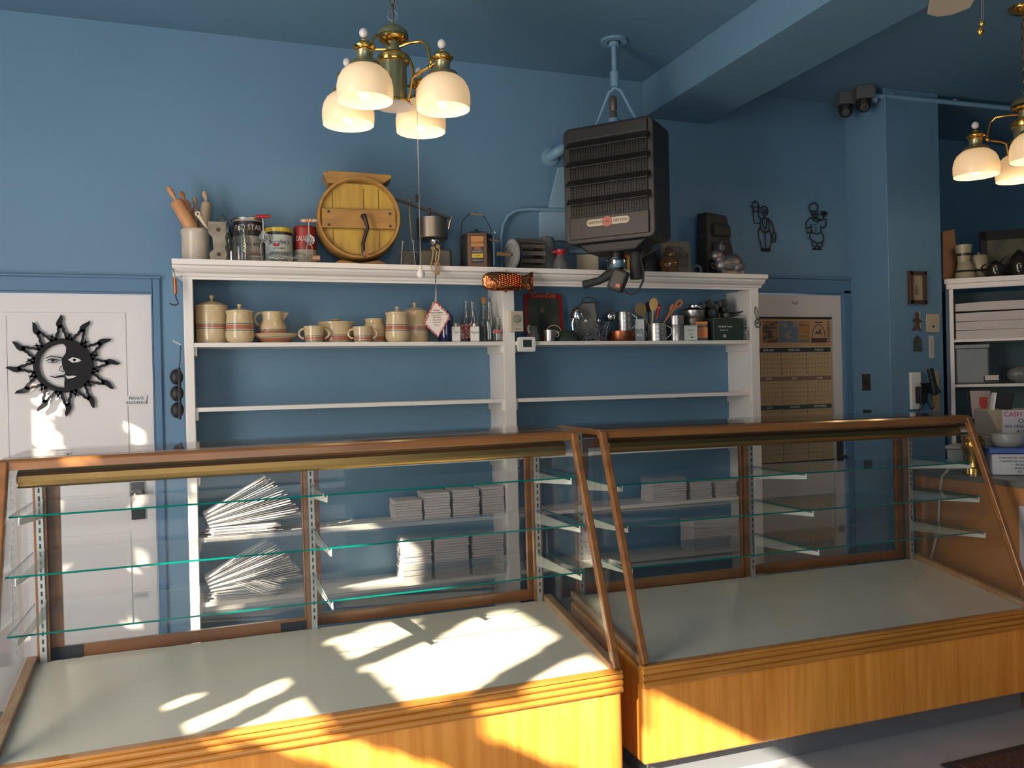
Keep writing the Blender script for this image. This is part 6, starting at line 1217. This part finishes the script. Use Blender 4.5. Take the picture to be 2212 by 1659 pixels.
# register with monitor
p = PX(2190, 930, CX + .5); k = mpp(p); th = thing('cash_register', 'cream cash register with black display turned to the wall', 'cash register', (p.x, p.y, CZt), radians(-30)); H = PX(2190, 885, CX + .5).z - CZt
RC = mat('register_cream', (.34, .32, .26), .5); rr = MB()
x_l = -58 * k
MB().box((x_l, -.14, 0), (.30, .22, H * .55)).build('register_drawer', RC, th, .006)
MB().prism([(-.14, H * .55), (.22, H * .55), (.22, H), (.02, H), (-.12, H * .7)], (x_l * .85, 0, 0), YA, ZA, (.30 - x_l * .85, 0, 0)).build('register_body', RC, th, .006)
MB().cbox((-12 * k, .06, H + .05), (38 * k, .03, .095), Matrix.Rotation(radians(8), 3, 'Y')).build('pole_display', BLACK, th, .004)
MB().tube([(-12 * k, .08, H - .01), (-12 * k, .08, H + .02)], .012, 8).build('display_pole', RC, th)
MB().cbox((-33 * k, .05, H + .045), (.012, .04, .095), Matrix.Rotation(radians(8), 3, 'Y')).build('display_edge', WP, th)
MB().tube([(-30 * k, -.10, H + .01), (-20 * k, -.14, H * .8), (-14 * k, -.15, H * .5)], .002, 6).build('thin_cord', BLKM, th)
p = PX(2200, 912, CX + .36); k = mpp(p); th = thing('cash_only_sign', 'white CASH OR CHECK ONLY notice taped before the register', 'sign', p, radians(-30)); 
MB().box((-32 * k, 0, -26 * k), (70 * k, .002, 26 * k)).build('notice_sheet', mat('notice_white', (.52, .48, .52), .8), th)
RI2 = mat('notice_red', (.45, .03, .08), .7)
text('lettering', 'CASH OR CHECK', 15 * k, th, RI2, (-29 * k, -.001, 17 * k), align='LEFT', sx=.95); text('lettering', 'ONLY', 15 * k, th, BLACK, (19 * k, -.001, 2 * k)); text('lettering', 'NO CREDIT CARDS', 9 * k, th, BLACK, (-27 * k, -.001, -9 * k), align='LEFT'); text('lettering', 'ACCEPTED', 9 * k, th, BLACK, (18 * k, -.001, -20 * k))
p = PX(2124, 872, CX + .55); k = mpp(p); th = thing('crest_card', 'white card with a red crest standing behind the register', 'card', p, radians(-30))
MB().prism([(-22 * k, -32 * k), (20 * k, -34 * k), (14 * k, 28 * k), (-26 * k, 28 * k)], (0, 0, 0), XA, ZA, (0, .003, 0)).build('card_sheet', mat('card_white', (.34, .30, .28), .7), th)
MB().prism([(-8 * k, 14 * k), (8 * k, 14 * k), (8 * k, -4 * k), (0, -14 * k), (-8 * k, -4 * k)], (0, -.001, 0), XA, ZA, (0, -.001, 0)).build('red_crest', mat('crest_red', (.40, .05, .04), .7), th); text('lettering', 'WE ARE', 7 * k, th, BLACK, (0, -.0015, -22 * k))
# ceiling fan blade with pull chains
p = CAM + ray(2052, -20) * 3.1; th = thing('ceiling_fan', 'pale ceiling fan with its blade tip reaching into the top of the picture', 'ceiling fan', (p.x + .18, p.y - .52, 0), 0); zf_ = (CAM + ray(2050, 20) * 3.1).z
tip = (CAM + ray(2045, 28) * 3.1); hub = CAM + ray(2110, -140) * 2.55; hub.z = tip.z - .01; th.location = hub; th.matrix_basis = Matrix.Translation(hub)
FB = mat('fan_blade_cream', (.46, .39, .30), .5)
MB().lathe([(0, -.08), (.07, -.075), (.09, -.02), (.09, .05), (.02, .08), (.015, .08), (.015, CZ - hub.z)], n=24).build('motor', BRASS, th)
d0 = Vector((tip.x - hub.x, tip.y - hub.y, 0)); L0 = d0.length; a0 = math.atan2(d0.y, d0.x)
for i in range(5):
    R_ = Matrix.Rotation(a0 + 2 * pi * i / 5, 3, 'Z'); ol = [(.12, -.05), (L0 - .14, -.075), (L0 - .04, -.07), (L0, -.02), (L0, .03), (L0 - .04, .07), (L0 - .14, .075), (.12, .05)]
    MB().prism(ol, (0, 0, 0), XA, YA, (0, 0, .008)).xf(R_).build('blade', FB, th, .002)
for i, (px, py, r_) in enumerate(((2121, 51, 5.5), (2118, 68, 6.5))):
    q = (CAM + ray(px, py) * 2.55) - hub
    if i == 0: MB().tube([q, (q.x, q.y, 0)], .0012, 5).tube([q + Vector((.008, 0, 0)), (q.x + .008, q.y, 0)], .0012, 5).bar((0, 0, -.01), (q.x, q.y, 0), .01, .01).build('pull_chain', MT['pull_grey'], th)
    MB().ball(q, r_ * 2.55 / F * 1.1, 14, sc=(1, 1, 1.2)).build('pull_knob', BRASS, th)
# floor mat
a_, b_ = PZ(2032, 1655, 0), PZ(2212, 1612, 0); th = thing('floor_mat', 'reddish brown ribbed mat with black edge at the lower right corner', 'mat', (a_.x, a_.y, 0), 0)
d = Vector((b_.x - a_.x, b_.y - a_.y, 0)).normalized(); n_ = Vector((d.y, -d.x, 0))
MB().prism([(0, 0), (2.2, 0), (2.2, .9), (0, .9)], (0, 0, .001), d, n_, (0, 0, .008)).build('rubber_edge', BLKM, th)
rm = MB()
for i in range(110): rm.prism([(.05 + i * .019, .04), (.063 + i * .019, .04), (.063 + i * .019, .86), (.05 + i * .019, .86)], (0, 0, .008), d, n_, (0, 0, .006))
rm.build('ribbed_pile', mat('mat_red', (.10, .035, .028), .9, noise=(60, (.05, .02, .018), .4, .6, (1, 1, 1))), th)
